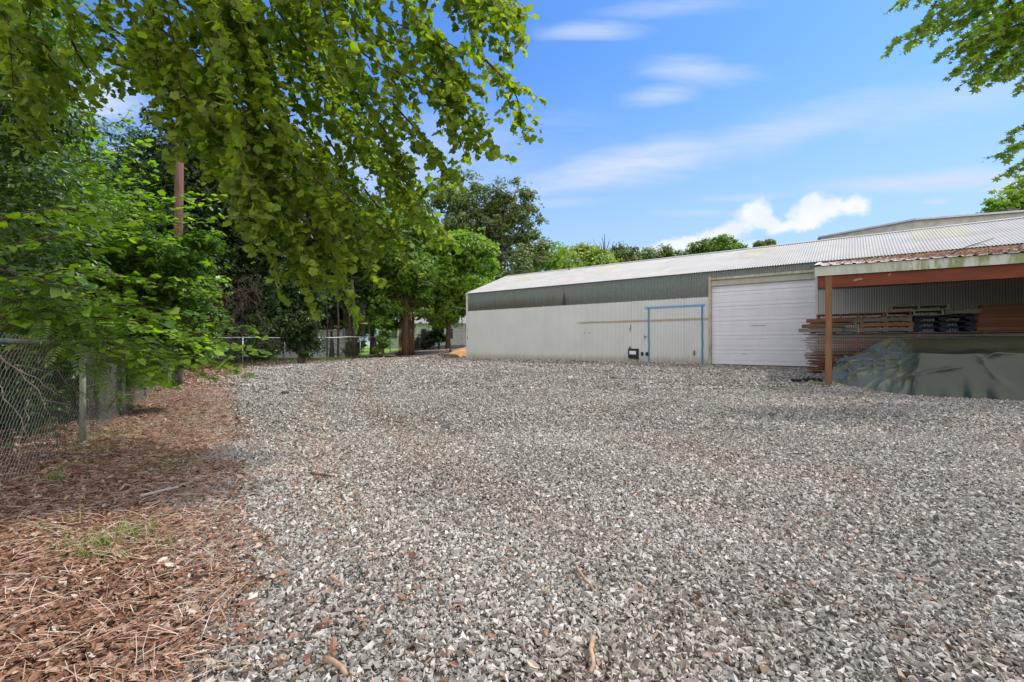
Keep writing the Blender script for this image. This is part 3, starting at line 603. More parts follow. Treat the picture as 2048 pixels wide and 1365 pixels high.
# sprayed lettering and worn marks
def text(s, size, loc, rot, mat, parent, name, ext=.0012):
    c = bpy.data.curves.new(name, 'FONT'); c.body = s; c.size = size; c.extrude = ext; c.resolution_u = 2; c.align_x = 'CENTER'
    o = bpy.data.objects.new(name, c); COL.objects.link(o); o.location = loc; o.rotation_euler = rot; o.parent = parent; c.materials.append(mat)
    bpy.context.view_layer.update(); me = bpy.data.meshes.new_from_object(o.evaluated_get(bpy.context.evaluated_depsgraph_get())); q = bpy.data.objects.new(name, me); COL.objects.link(q); q.location = loc; q.rotation_euler = rot; q.parent = parent
    bpy.data.objects.remove(o); return q
M['ink'] = m_plain("dark_ink", (.05, .03, .04), .6, .1, 5)
b = MB(); xx = 1.55
for i in range(30):
    w = random.choice([.006, .009, .012]); h0 = random.choice([0, 0, .012, .02]); h1 = random.choice([.045, .045, .03, .036]); b.box((xx, -.0135, 1.555 + h0), (xx + w, -.0115, 1.555 + h1))
    if random.random() < .5: b.box((xx, -.0135, 1.555 + h0), (xx + w + .008, -.0116, 1.555 + h0 + .007))
    xx += w + random.choice([.006, .008, .008, .022 if i in (8, 14, 17, 22) else .007])
b.build("worn_lettering", m_plain("faded_ink", (.20, .13, .15), .6, .2, 20), door)
MB().box((1.2, -.03, .42), (1.34, -.006, .45)).build("handle", M['galv'], door)
# wall fittings
WALLB = m_plain("black_plastic", (.012, .012, .014), .35, .3, 20, .5)
def wbox(name, u0, u1, h0, h1, d, mat, label, cat, group=None, bevel=.008):
    e = empty(name, (0, 0, 0)); 
    Mw = Matrix.Translation(BA) @ Matrix.Rotation(BROT, 4, 'Z'); e.location = Mw @ Vector(((u0 + u1) / 2, -.03, h0)); e.rotation_euler = (0, 0, BROT)
    w = (u1 - u0) / 2
    MB().box((-w, -d, 0), (w, 0, h1 - h0)).build("housing", mat, e, bevel=bevel)
    tag(e, label, cat, group); return e
e = wbox("meter_box", -3.62, -3.14, .19, .62, .12, WALLB, "black box with a white label strip mounted low on the white wall", "wall box")
MB().box((-.21, -.09, .43), (-.14, -.02, .52)).build("cable_stub", WALLB, e, bevel=.01)
MB().box((-.17, -.128, .16), (.14, -.1205, .32)).build("label_strip", m_plain("label_white", (.72, .74, .82), .4, .08, 20), e, bevel=.002)
MB().box((-.13, -.13, .19), (-.10, -.1285, .22)).box((-.06, -.13, .20), (.10, -.1285, .206)).build("label_print", m_plain("faded_print", (.35, .40, .50), .5, .1, 5), e)
MB().box((.14, -.1, -.07), (.24, -.02, .02)).box((-.2, -.07, -.03), (.16, -.03, .0)).build("lower_flap", WALLB, e, bevel=.006)
e = wbox("outlet_box", -3.02, -2.91, .30, .46, .05, WALLB, "small black outlet cover between the black box and the blue stripe", "outlet cover"); MB().box((-.03, -.056, .04), (.03, -.0505, .12)).build("cover_plate", WALLB, e)
e = wbox("outlet_box", -2.80, -2.69, .30, .46, .05, WALLB, "small black outlet cover touching the left blue stripe", "outlet cover"); MB().box((-.03, -.056, .04), (.03, -.0505, .12)).build("cover_plate", WALLB, e)
MB().box((-3.585, -.037, 1.42), (-3.555, -.031, 1.58)).box((-3.555, -.037, 1.55), (-3.53, -.031, 1.76)).build("wall_slit", WALLB, bld)
MB().tube([(-2.84, -.03, 1.20), (-2.84, -.09, 1.20)], .035, 10).tube([(-2.84, -.085, 1.20), (-2.76, -.085, 1.20)], .012, 8).box((-2.87, -.04, 1.12), (-2.81, -.029, 1.30)).build("door_lever", M['galv'], bld, True)
MB().tube([(-.64, -.03, .48), (-.64, -.11, .48), (-.60, -.14, .42)], .018, 8).tube([(-.70, -.09, .50), (-.58, -.09, .50)], .012, 6).box((-.68, -.05, .36), (-.62, -.03, .56)).build("faucet", m_plain("old_brass", (.22, .18, .12), .5, .4, 20, .5, .5), bld, True)
MB().tube([(U0 + .05, -.03, 1.15), (U0 + .05, -.08, 1.3)], .02, 6).build("latch", WALLB, bld)
MB().box((U0 + .0, -.12, 3.50), (U0 + .10, -.05, 3.6)).build("corner_light", M['trim'], bld, bevel=.01)
for (u0, u1, h) in [(-6.0 + .28 * i, -6.0 + .28 * i + .05, 1.37) for i in range(2)]:
    MB().box((u0, -.036, h), (u1, -.030, h + .04)).build("bolt_hole", WALLB, bld)
# apron
ap = empty("concrete_apron", BA, BROT); MB().box((-.15, -1.15, -.30), (3.9, -.06, -.035)).build("slab", M['concrete'], ap, bevel=.02); tag(ap, "stained concrete apron below the overhead door", "concrete apron")
def on_b(u, v, z=None):
    p = Matrix.Translation(BA) @ Matrix.Rotation(BROT, 4, 'Z') @ Vector((u, v, 0)); p.z = g1(p.x, p.y) if z is None else z; return p
# broken block at the far corner
p = on_b(-14.6, -.75); e = empty("broken_block", p, BROT + .15)
MB().box((-.42, -.2, -.05), (.42, .2, .22), Matrix.Rotation(.05, 4, 'Y')).build("block_body", m_plain("mossy_block", (.16, .12, .075), .9, .5, 8), e, bevel=.03)
MB().box((-.46, -.22, .22), (.2, .22, .27), Matrix.Rotation(.05, 4, 'Y')).build("block_cap", m_plain("block_cap", (.34, .32, .28), .9, .3, 12), e, bevel=.01)
tag(e, "dark broken masonry block half sunk at the building's far corner", "block")
# ------------------------------------------------------------------ lean-to shelter in front of the wall
def m_fascia():
    m, t = newmat("stained_fascia"); p = ocoord(t); x, y, z = sep(t, p); n = noise(t, vmul(t, p, (3.0, 1, .6)), 2.2, 5, .65); b = noise(t, p, 1.2, 3, .5)
    c = ramp(t, b, [(.3, (.42, .43, .36)), (.7, (.55, .55, .48))])
    alg = mt(t, 'MULTIPLY', sstep(t, n, .42, .60), sstep(t, x, 4.0, 6.5)); c = mx(t, mt(t, 'MULTIPLY', alg, .85), c, (.17, .21, .055, 1))
    n2 = noise(t, vmul(t, p, (7.0, 1, .8)), 2.0, 4, .6); c = mx(t, mt(t, 'MULTIPLY', sstep(t, n2, .6, .75), .5), c, (.12, .12, .06, 1))
    finish(t, c, .6, n, .1, .003, .4); return m
def m_wood(name, c, dark, sx=.12, knots=True, scale=10):
    m, t = newmat(name); p = ocoord(t); n = noise(t, vmul(t, p, (sx, 1, 1) if sx < 1 else (1, 1, 1 / sx)), scale, 6, .6, .4)
    col = ramp(t, n, [(.3, dark), (.7, c)]); finish(t, col, .75, n, .25, .004, .3); return m
M['beam'] = m_wood("orange_stained_beam", (.20, .048, .02), (.10, .025, .012))
M['post'] = m_wood("post_wood", (.25, .125, .06), (.13, .065, .033), 8)
cp = empty("lean_to_shelter", BA, BROT); tag(cp, "open lean-to shelter with leaf-strewn roof, green-stained fascia and orange timber beam", "shelter")
UL, UR, VF = 4.08, 17.0, -6.85
tz = lambda u: 2.765 - .0225 * (u - UL)
bz = lambda u: 2.525 - .0126 * (u - UL)
def skew(u, v): return u - .27 * (v - VF) / 6.8 if u < 5 else u - .27 * (v - VF) / 6.8 * max(0, 1 - (u - 5) / 3)
b = MB(); b.add([(UL, VF, bz(UL)), (UR, VF, bz(UR)), (UR, VF, tz(UR)), (UL, VF, tz(UL)), (UL, VF + .03, bz(UL)), (UR, VF + .03, bz(UR)), (UR, VF + .03, tz(UR)), (UL, VF + .03, tz(UL))],
      [(0, 1, 2, 3), (7, 6, 5, 4), (0, 4, 5, 1), (3, 2, 6, 7), (0, 3, 7, 4)]); b.build("fascia", m_fascia(), cp)
b = MB(); x0 = UL + .06; b.add([(x0, VF + .05, bz(x0) - .30), (UR, VF + .05, bz(UR) - .27), (UR, VF + .05, bz(UR) + .1), (x0, VF + .05, bz(x0) + .1), (x0, VF + .13, bz(x0) - .30), (UR, VF + .13, bz(UR) - .27), (UR, VF + .13, bz(UR) + .1), (x0, VF + .13, bz(x0) + .1)],
      [(0, 1, 2, 3), (7, 6, 5, 4), (0, 4, 5, 1), (3, 2, 6, 7), (0, 3, 7, 4)]); b.build("beam", M['beam'], cp)
BV = -.02; BH = 3.86
def croof(u, v):  # roof height
    f = (v - VF) / (BV - VF); return (tz(u) + .02) * (1 - f) + (BH - .002 * u) * f
n = int((UR - UL) / .229 * 12); uu = np.linspace(UL, UR, n); ph = np.mod(uu - UL, .229) / .229; rib = .028 * np.clip(1.6 - np.abs(ph - .5) * 9, 0, 1)
V = []; vs = [VF - .04, VF + 1.5, VF + 3.5, BV]
for v in vs:
    f = (v - VF) / (BV - VF); sk = np.where(uu < 8, -.27 * f * np.clip(1 - (uu - 5) / 3, 0, 1), 0)
    V.append(np.stack([uu + sk, np.full(n, v), (tz(uu) + .012) * (1 - f) + (BH - .002 * uu) * f + rib], 1))
V = np.concatenate(V); idx = np.arange(4 * n).reshape(4, n); q = np.stack([idx[:-1, :-1], idx[:-1, 1:], idx[1:, 1:], idx[1:, :-1]], -1).reshape(-1, 4)
M['roof2'] = m_roof("dusty_ribbed_roof", (.46, .37, .33), .5)
link("roof_panel", np_mesh("roof_panel", V, np.arange(len(q)) * 4, np.full(len(q), 4), q.ravel(), False), M['roof2'], cp)
b = MB(); r0 = (UL - .01, VF - .03); r1 = (UL - .28, BV)
b.add([(r0[0], r0[1], bz(UL)), (r1[0], r1[1], BH - .22), (r1[0], r1[1], BH + .03), (r0[0], r0[1], tz(UL) + .035), (r0[0] + .12, r0[1], tz(UL) + .05), (r1[0] + .12, r1[1], BH + .045)], [(0, 3, 2, 1), (3, 4, 5, 2)]); b.build("rake_flashing", M['trim'], cp)
for i in range(9):
    u = UL + .3 + i * 1.5
    Mr = Matrix.Translation((u, 0, 0)); z0, z1 = croof(u, VF + .14) - .17, croof(u, -.1) - .17
    b = MB(); b.add([(u, VF + .14, z0), (u + .045, VF + .14, z0), (u + .045, -.1, z1), (u, -.1, z1), (u, VF + .14, z0 + .145), (u + .045, VF + .14, z0 + .145), (u + .045, -.1, z1 + .145), (u, -.1, z1 + .145)],
          [(0, 1, 2, 3), (4, 7, 6, 5), (0, 4, 5, 1), (3, 2, 6, 7), (0, 3, 7, 4), (1, 5, 6, 2)]); b.build("rafter", M['bark'], cp)
for (u, ww) in [(4.30, .14), (11.2, .14), (16.5, .14)]:
    MB().box((u, VF + .02 + .115, -.62), (u + ww, VF + .135 + .14, bz(u) + .02)).build("post", M['post'], cp, bevel=.004) if u > 5 else MB().box((u, VF + .04, -.62), (u + ww, VF + .18, bz(u) - .0)).build("post", M['post'], cp, bevel=.005)
cm = m_plain("chalk_mark", (.55, .48, .42), .9, .3, 60)
pts = [(4.87 + .10 * s + .012 * math.sin(s * 25), VF + .047, 2.36 + .02 * math.sin(s * 19) + .02 * s) for s in np.linspace(0, 1.6, 26)]
MB().tube(pts, .006, 4).build("chalk_mark", cm, cp); MB().tube([(5.52, VF + .047, 2.42), (5.57, VF + .047, 2.47)], .006, 4).build("chalk_mark", cm, cp)
# leaves on the shelter roof
n = 26000; f = rng.uniform(0, 1, n)**1.0; u = 4.3 + (UR - 4.6) * rng.uniform(0, 1, n)**1.1; v = VF + .02 + f * (BV - VF)
dens = np.clip((u - 4.6) / 2.2, .04, 1) * np.clip(.55 + .6 * wob(u * 1.2, v * 1.2), .15, 1); k = rng.uniform(0, 1, n) < dens; u, v = u[k], v[k]; n = len(u)
ff = (v - VF) / (BV - VF); z = (tz(u) + .02) * (1 - ff) + (BH - .002 * u) * ff + rng.uniform(.0, .055, n)
Lx = np.stack([BA[0] + .801 * u + .599 * v, BA[1] - .599 * u + .801 * v, BA[2] + z], 1)
az = rng.uniform(0, 6.28, n); s = rng.uniform(.018, .045, n)
me = scatter_mesh("roof_leaves", *LEAF_LIT, Lx, frames(np.stack([rng.normal(0, .5, n), rng.normal(0, .5, n), np.ones(n)], 1), np.stack([np.cos(az), np.sin(az), rng.normal(0, .3, n)], 1)), np.stack([s * .8, s, s], 1), {'tint': np.clip(rng.normal(.55, .2, n), 0, 1)})
tag(link("roof_leaves", me, M['litter']), "dead leaves piled along the lean-to shelter's ribbed roof", "leaf litter", kind='stuff')
p0, p1 = on_b(6.7, -5.9, .37 + croof(6.7, -5.9) + .05), on_b(7.35, -6.2, .37 + croof(7.35, -6.2) + .33)
o = MB().tube([p0, p0.lerp(p1, .4) + Vector((0, 0, .03)), p1], [.014, .011, .006], 6).tube([p0.lerp(p1, .5), p0.lerp(p1, .6) + Vector((.12, 0, .02)), p0.lerp(p1, .7) + Vector((.2, 0, -.08))], .006, 5).build("stick", M['bark'], None, True)
tag(o, "dead forked twig sticking up from the leaves on the shelter roof", "stick")

# ------------------------------------------------------------------ tarpaulin over a pile
def m_tarp():
    m, t = newmat("green_tarpaulin"); p = ocoord(t); n = noise(t, p, 2.2, 5, .6); f = noise(t, vmul(t, p, (1, 1, 1)), 26, 4, .7)
    nz = sep(t, nn(t, 'ShaderNodeNewGeometry').outputs['Normal'])[2]
    c = ramp(t, n, [(.3, (.018, .030, .018)), (.7, (.032, .046, .029))])
    z = sep(t, gcoord(t))[2]; dust = mt(t, 'MULTIPLY', sstep(t, mt(t, 'ADD', z, mt(t, 'MULTIPLY', n, .3)), 1.12, 1.36), .55)
    c = mx(t, dust, c, (.17, .155, .10, 1)); c = mx(t, mt(t, 'MULTIPLY', sstep(t, f, .66, .78), .35), c, (.20, .19, .15, 1))
    lit_fac = nn(t, 'ShaderNodeAttribute', {'attribute_name': 'lit_end'}).outputs['Fac']; c = mx(t, mt(t, 'MULTIPLY', lit_fac, mt(t, 'ADD', .38, mt(t, 'MULTIPLY', noise(t, p, 1.8, 3, .5), .3))), c, (.21, .225, .16, 1))  # paler left end: the light falling on it is put into the colour
    finish(t, c, .27, noise(t, p, 4, 4, .55), .22, .03, .45); return m
def build_tarp():
    col = [((4.55, -4.0), (4.7, -4.15, .62), (5.7, -4.4, 1.22)), ((4.33, -5.0), (4.50, -5.0, .70), (5.6, -4.8, 1.33)), ((4.38, -5.96), (4.62, -5.45, .74), (5.62, -5.15, 1.35)),
           ((4.95, -6.62), (5.2, -5.85, .80), (5.68, -5.3, 1.355)), ((5.5, -7.12), (5.72, -6.45, .84), (5.78, -5.3, 1.35)), ((5.93, -7.45), (6.0, -7.08, 1.0), (5.95, -5.3, 1.33)),
           ((6.35, -7.36), (6.35, -7.12, .98), (6.35, -5.3, 1.31)), ((7.2, -7.38), (7.2, -7.12, .98), (7.15, -5.3, 1.33)), ((7.9, -7.40), (7.9, -7.12, 1.01), (7.6, -5.3, 1.37)), ((10.5, -7.42), (10.5, -7.14, .97), (10.5, -5.3, 1.33)), ((12.5, -7.4), (12.4, -7.1, .9), (12.3, -5.3, 1.3))]
    cum = [0.0]
    for a, b in zip(col[:-1], col[1:]): cum.append(cum[-1] + math.dist(a[0], b[0]) * .5 + math.dist(a[1][:2], b[1][:2]) * .5)
    cum = np.array(cum); NS = 520; s = np.linspace(0, cum[-1], NS)
    fld = lambda f: np.interp(s, cum, [f(c) for c in col])
    Bu, Bv = fld(lambda c: c[0][0]), fld(lambda c: c[0][1]); Su, Sv, Sz = [fld(lambda c, k=k: c[1][k]) for k in range(3)]; Tu, Tv, Tz = [fld(lambda c, k=k: c[2][k]) for k in range(3)]
    # soften
    def sm(a): 
        ker = np.hanning(15); ker /= ker.sum(); p = np.pad(a, 7, mode='edge'); return np.convolve(p, ker, 'valid')
    Bu, Bv, Su, Sv, Sz, Tu, Tv, Tz = map(sm, (Bu, Bv, Su, Sv, Sz, Tu, Tv, Tz))
    bx = BA[0] + .801 * Bu + .599 * Bv; by = BA[1] - .599 * Bu + .801 * Bv; Bz = gh(bx, by) + .01
    NT1, NT2, NT3 = 60, 50, 26; rows = []
    def rdg(v, p=2.0): return (np.abs(np.mod(v, 1) - .5) * 2)**p
    def fold(s, t): # wrinkle field: diagonal pulls on the left end, broad soft swags on the front
        lw = np.clip((cum[5] - s) / 1.2 + .15, 0, 1); t = t + 0 * s
        ws = s + .10 * wob(s * 1.6, t * 1.5); wt_ = t + .10 * wob(s * 1.3 + 5, t * 1.8)
        rad = np.arctan2(wt_ - 1.02, ws - cum[5] - .02); ph = rad * 2.2 + .10 * wob(s * 2.5, t * 2.5)
        e1 = np.clip(.5 + .8 * wob(s * 1.9 + 1, t * 1.4), .05, 1.2); e2 = np.clip(.5 + .8 * wob(s * 2.6, t * 2.2 + 4), .05, 1.2)
        wr = lw * (.17 * e1 * (rdg(ph, 2.5) - .25) + .09 * e2 * (rdg(ph * 2.3 + .4, 6) - .14) + .09 * e1 * (rdg(ws * 1.5 - wt_ * 1.2, 4) - .18) + .05 * e2 * (rdg(ws * 3.1 + wt_ * .9, 5) - .15) + .015 * wob(s * 2.2, t * 2.6))
        return wr + (1 - lw) * (.06 * e1 * (rdg(ws * .37 - wt_ * .9, 6) - .14) + .035 * e2 * (rdg(ws * .9 + wt_ * .7, 8) - .1) + .010 * wob(s * 2.3, t * 3) + .002 * wob(s * 9, t * 11))
    for i in range(NT1):
        t = i / (NT1 - 1); P = np.stack([Bu * (1 - t) + Su * t, Bv * (1 - t) + Sv * t, Bz * (1 - t) + Sz * t + .10 * np.sin(math.pi * t) * np.clip((cum[5] - s), 0, 1)], 1)
        w = fold(s, t * 1.0) * min(1, .35 + 2.2 * t)
        du = np.gradient(Bu); dv = np.gradient(Bv); L = np.hypot(du, dv); nu, nv = dv / L, -du / L
        flare = .05 * np.sin(s * 11 + 2 * np.sin(s * 4)) * (1 - t)**3 + .06 * (1 - t)**4
        P[:, 0] += nu * (w + flare); P[:, 1] += nv * (w + flare); P[:, 2] += np.where(t > .02, w * .5, 0) + (0.012 * wob(s * 9, s * 3) if i == 0 else 0); rows.append(P)
    for i in range(1, NT2):
        t = i / (NT2 - 1); te = t; P = np.stack([Su * (1 - te) + Tu * te, Sv * (1 - te) + Tv * te, Sz * (1 - te) + Tz * te], 1)
        P[:, 2] -= .035 * np.sin(math.pi * t) * (1 - .0 * s)
        w = fold(s, 1 + t * 1.2) * (1 - t * .55)
        P[:, 2] += w * .8; du = np.gradient(Bu); dv = np.gradient(Bv); L = np.hypot(du, dv); P[:, 0] += dv / L * w * .4; P[:, 1] += -du / L * w * .4; rows.append(P)
    for i in range(1, NT3):
        t = i / (NT3 - 1); 
        if t < .55:
            q = t / .55; vb = Tv * (1 - q) + -4.3 * q; P = np.stack([Tu, vb, Tz - .02 * q + .01 * wob(s * 2, vb * 2)], 1)
        else:
            q = (t - .55) / .45; P = np.stack([Tu, -4.3 + .3 * q + 0 * s, (Tz - .02) * (1 - q) + .28 * q], 1)
        rows.append(P)
    P = np.concatenate(rows); nr = len(rows)
    X = BA[0] + .801 * P[:, 0] + .599 * P[:, 1]; Y = BA[1] - .599 * P[:, 0] + .801 * P[:, 1]
    Z = np.maximum(P[:, 2], gh(X, Y) + .006)
    idx = np.arange(nr * NS).reshape(nr, NS); q = np.stack([idx[:-1, :-1], idx[:-1, 1:], idx[1:, 1:], idx[1:, :-1]], -1).reshape(-1, 4)
    o = link("tarpaulin", np_mesh("tarpaulin", np.stack([X, Y, Z], 1), np.arange(len(q)) * 4, np.full(len(q), 4), q.ravel(), True, {'lit_end': np.tile(np.clip((cum[5] - s) / .5 + .1, 0, 1), nr)}), m_tarp())  # vertex mask of the painted light on the left end
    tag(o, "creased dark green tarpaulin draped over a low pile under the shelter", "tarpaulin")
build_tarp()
# torn black sheet by the post
o = MB(); NU, NV = 26, 8; vs_ = []
for i in range(NU):
    for j in range(NV):
        p = on_b(4.2 - .028 * i + .03 * random.uniform(-1, 1), -6.1 + .07 * j + .25 * math.sin(i * .22) + .02 * random.uniform(-1, 1)); e_ = min(i, NU - 1 - i, j, NV - 1 - j)
        vs_.append((p.x, p.y, p.z + .015 + (random.uniform(0, .09) if e_ else random.uniform(0, .02))))
o.add(vs_, [(i * NV + j, (i + 1) * NV + j, (i + 1) * NV + j + 1, i * NV + j + 1) for i in range(NU - 1) for j in range(NV - 1)])
tag(o.build("torn_sheet", WALLB), "torn black plastic sheeting crumpled on the gravel left of the post", "plastic sheet")

# ------------------------------------------------------------------ stacked planks, pallets and slats under the shelter
WM = [m_wood("weathered_plank_%s" % n, c, d, .06, scale=12) for n, c, d in [("red", (.30, .125, .065), (.14, .055, .03)), ("brown", (.22, .13, .085), (.10, .06, .04)), ("grey", (.28, .24, .20), (.13, .11, .09)), ("orange", (.42, .19, .09), (.22, .09, .045))]]
proto = []
for k, (L, w, h) in enumerate([(4.9, .19, .024), (4.7, .19, .024), (5.0, .19, .024), (4.8, .19, .024)]):
    b = MB().box((0, 0, 0), (L, w, h)); me = bpy.data.meshes.new("plank"); me.from_pydata(b.v, [], b.f); me.materials.append(WM[k]); proto.append(me)
zb = g1(*on_b(4.2, -3.3)[:2]) + .10
nlay = 24; GRP = "planks in the tall lumber stack"
side_me = []
for L in range(nlay):
    z = zb + L * .0485
    for j in range(4):
        lab = "plank at the %s of the tall lumber stack, %s layer from the bottom" % (["front", "middle front", "middle back", "back"][j], ORD[L])
        k = random.choice([0, 0, 1, 1, 2, 3]) if L < 20 else random.choice([1, 2, 2])
        if L < 6: k = random.choice([3, 0, 3, 1])
        o = bpy.data.objects.new("plank", proto[k]); COL.objects.link(o)
        p = on_b(3.62 + random.uniform(-.05, .42) + (.10 if L < 7 else 0), -3.72 + j * .26 + random.uniform(-.03, .02), z + random.uniform(0, .006)); o.location = p
        o.rotation_euler = (random.uniform(-.02, .02), random.uniform(-.002, .002), BROT + random.uniform(-.006, .006)); tag(o, lab, "plank", GRP)
    if L < nlay - 1 and L % 1 == 0:
        for u in (4.5, 5.3, 6.2, 7.2, 8.1):
            o = bpy.data.objects.new("spacer_stick", None) if 0 else None
# spacers between the layers: one mesh shared, each its own object
spm = bpy.data.meshes.new("spacer_stick"); b = MB().box((0, 0, 0), (.035, 1.02, .0225)); spm.from_pydata(b.v, [], b.f); spm.materials.append(WM[3])
for L in range(nlay - 1):
    for u in (4.95, 6.25, 7.6):
        o = bpy.data.objects.new("spacer_stick", spm); COL.objects.link(o); o.location = on_b(u + random.uniform(-.02, .02), -3.74, zb + L * .0485 + .0255); o.rotation_euler = (0, 0, BROT)
        tag(o, "short spacer stick %s the lumber stack, resting on its %s layer" % ({4.95: "near the door end of", 6.25: "halfway along", 7.6: "near the far end of"}[u], ORD[L]), "spacer", "spacers in the tall lumber stack")
for u in (4.1, 5.4, 6.8, 8.0):
    o = MB().box((0, 0, 0), (.12, 1.1, .10)).build("bearer_block", WM[2], None, bevel=.005); o.location = on_b(u, -3.78, zb - .105); o.rotation_euler = (0, 0, BROT)
    tag(o, "squared timber bearer under the lumber stack, %s from the door end" % ORD[[4.1, 5.4, 6.8, 8.0].index(u)], "bearer", "bearers under the lumber stack")
TOP = zb + nlay * .0485
def pallet(name, mat, L=1.2, W=1.0, label="", group=None, plastic=False):
    r = empty(name)
    b = MB(); nb = 7
    for i in range(nb): x = i * (L - .10) / (nb - 1); b.box((x, 0, .118), (x + .10, W, .14))
    b.build("top_deck", mat, r)
    for y in (0, W / 2 - .02, W - .04):
        if plastic:
            q = MB().box((0, y, .022), (.18, y + .05, .118)).box((L / 2 - .09, y, .022), (L / 2 + .09, y + .05, .118)).box((L - .18, y, .022), (L, y + .05, .118)).box((0, y, .095), (L, y + .045, .119))
        else: q = MB().box((0, y, .022), (L, y + .04, .118))
        q.build("stringer", mat, r)
    b = MB()
    for x in (0, L / 2 - .06, L - .12): b.box((x, 0, 0), (x + .12, W, .022))
    b.build("bottom_deck", mat, r); tag(r, label, "pallet", group); return r
def pallet_end(name, mat, L=1.2, W=1.0):
    r = empty(name); b = MB()
    for i in range(7): y = i * (W - .09) / 6; b.box((0, y, .12), (L, y + .09, .14))
    b.build("top_deck", mat, r)
    for x in (0, L / 2 - .02, L - .04): MB().box((x, .012, .02), (x + .04, W - .012, .119)).build("stringer", mat, r)
    b = MB()
    for y in (0, W / 2 - .05, W - .10): b.box((0, y, 0), (L, y + .10, .02))
    b.build("bottom_deck", mat, r); tag(r, "", "pallet"); return r
def copy_tree(o, parent=None):
    c = o.copy(); COL.objects.link(c); c.parent = parent
    for ch in o.children: copy_tree(ch, c)
    return c
Wpal = pallet("wooden_pallet", WM[2]); Bpal = pallet("plastic_pallet", m_plain("navy_plastic", (.012, .015, .030), .75, .3, 6, .5), plastic=True); Opal = pallet("wooden_pallet", WM[3])
pale = m_wood("pale_pallet_wood", (.42, .34, .26), (.26, .20, .15), .06, scale=12); Epal = pallet_end("wooden_pallet", pale); Rpal = pallet_end("wooden_pallet", WM[3])
used = set()
def put(src, u, v, z, rz, label, group):
    o = src if src.name not in used else copy_tree(src); used.add(src.name)
    o.location = on_b(u, v, z); o.rotation_euler = (0, 0, BROT + rz); o['label'] = label; o['group'] = group; return o
GW = "wooden pallets on the lumber stack"
for i in range(4):
    put([Wpal, Epal, Wpal, Rpal][i], 3.78 + [.0, -.03, .02, .18][i], -3.75, TOP + .005 + i * .142, [.01, -.015, .02, 0][i], ["lowest grey wooden pallet at the door end of the lumber stack", "second grey wooden pallet up at the door end of the lumber stack", "third grey wooden pallet up at the door end of the lumber stack", "reddish wooden pallet topping the pile at the door end"][i], GW)
for i in range(4):
    put([Wpal, Opal, Wpal, Rpal][i], 5.0 + [.0, .03, -.02, .12][i] - (.15 if i == 3 else 0), -3.78, TOP + .005 + i * .142, [-.01, .015, 0, .01][i], ["lowest grey pallet between the door-end pile and the navy pallets", "second pallet up between the door-end pile and the navy pallets", "third pallet up between the door-end pile and the navy pallets", "reddish pallet on the pile beside the navy pallets"][i], GW)
for i in range(3):
    put(Bpal, 6.22, -3.80, TOP + .005 + i * .146, [.0, .02, -.01][i], ["lowest navy plastic pallet on the lumber stack", "middle navy plastic pallet of the three", "top navy plastic pallet under the grey wooden ones"][i], "navy plastic pallets")
for i in range(2):
    put(Epal, 5.62 + .1 * i, -3.85, TOP + .45 + .142 * i + .145 * 0, .02 * i, ["weathered pallet lying across the navy pallets, lower of two", "weathered pallet crowning the highest pile of pallets"][i], GW)
for i in range(2):
    put(Wpal, 6.86, -3.70, TOP + .45 + .142 * i, -.02, ["lower grey pallet beside the weathered pair above the navy pallets", "upper grey pallet nearest the bundle of brown slats"][i], GW) if i == 0 else None
# loose beam ends sticking out at the door end
for i, (z, u) in enumerate([(.02, 3.50), (.15, 3.58), (.31, 3.70)]):
    o = MB().box((0, 0, 0), (1.1, .045, .115)).build("beam_offcut", WM[[2, 1, 0][i]], None, bevel=.003); o.location = on_b(u, -3.84, TOP + .005 + z); o.rotation_euler = (0, 0, BROT)
    tag(o, ["grey beam offcut sticking out lowest beside the door-end pallets", "brown beam offcut above the grey one beside the door-end pallets", "reddish beam offcut sticking out highest beside the door-end pallets"][i], "beam offcut", "beam offcuts on the lumber stack")
# bundle of thin brown slats further right
slm = []
for k in range(3):
    b = MB().box((0, 0, 0), (1.7, .5, .017)); me = bpy.data.meshes.new("slat_panel"); me.from_pydata(b.v, [], b.f); me.materials.append(WM[[3, 0, 1][k]]); slm.append(me)
for L in range(30):
    o = bpy.data.objects.new("slat_panel", slm[random.choice([0, 1, 1, 2])]); COL.objects.link(o)
    o.location = on_b(7.42 + random.uniform(-.06, .08) + .012 * abs(L - 15) * (L > 15), -3.75, TOP + .005 + L * .0225 + .012 * random.random() * 0); o.rotation_euler = (random.uniform(-.006, .006), 0, BROT + random.uniform(-.02, .02))
    tag(o, "thin brown slat panel in the bundle right of the pallets, %s from the bottom" % ORD[L], "slat panel", "slat panels in the right-hand bundle")
o = MB().box((0, 0, 0), (3.2, .9, 1.2)).box((.1, -.02, 1.2), (3.0, .8, 1.55)).build("crate_pile", WM[1], None, bevel=.01); o.location = on_b(9.3, -3.6); o.rotation_euler = (0, 0, BROT)
tag(o, "dark brown timber crate pile beyond the slat bundle", "crate")

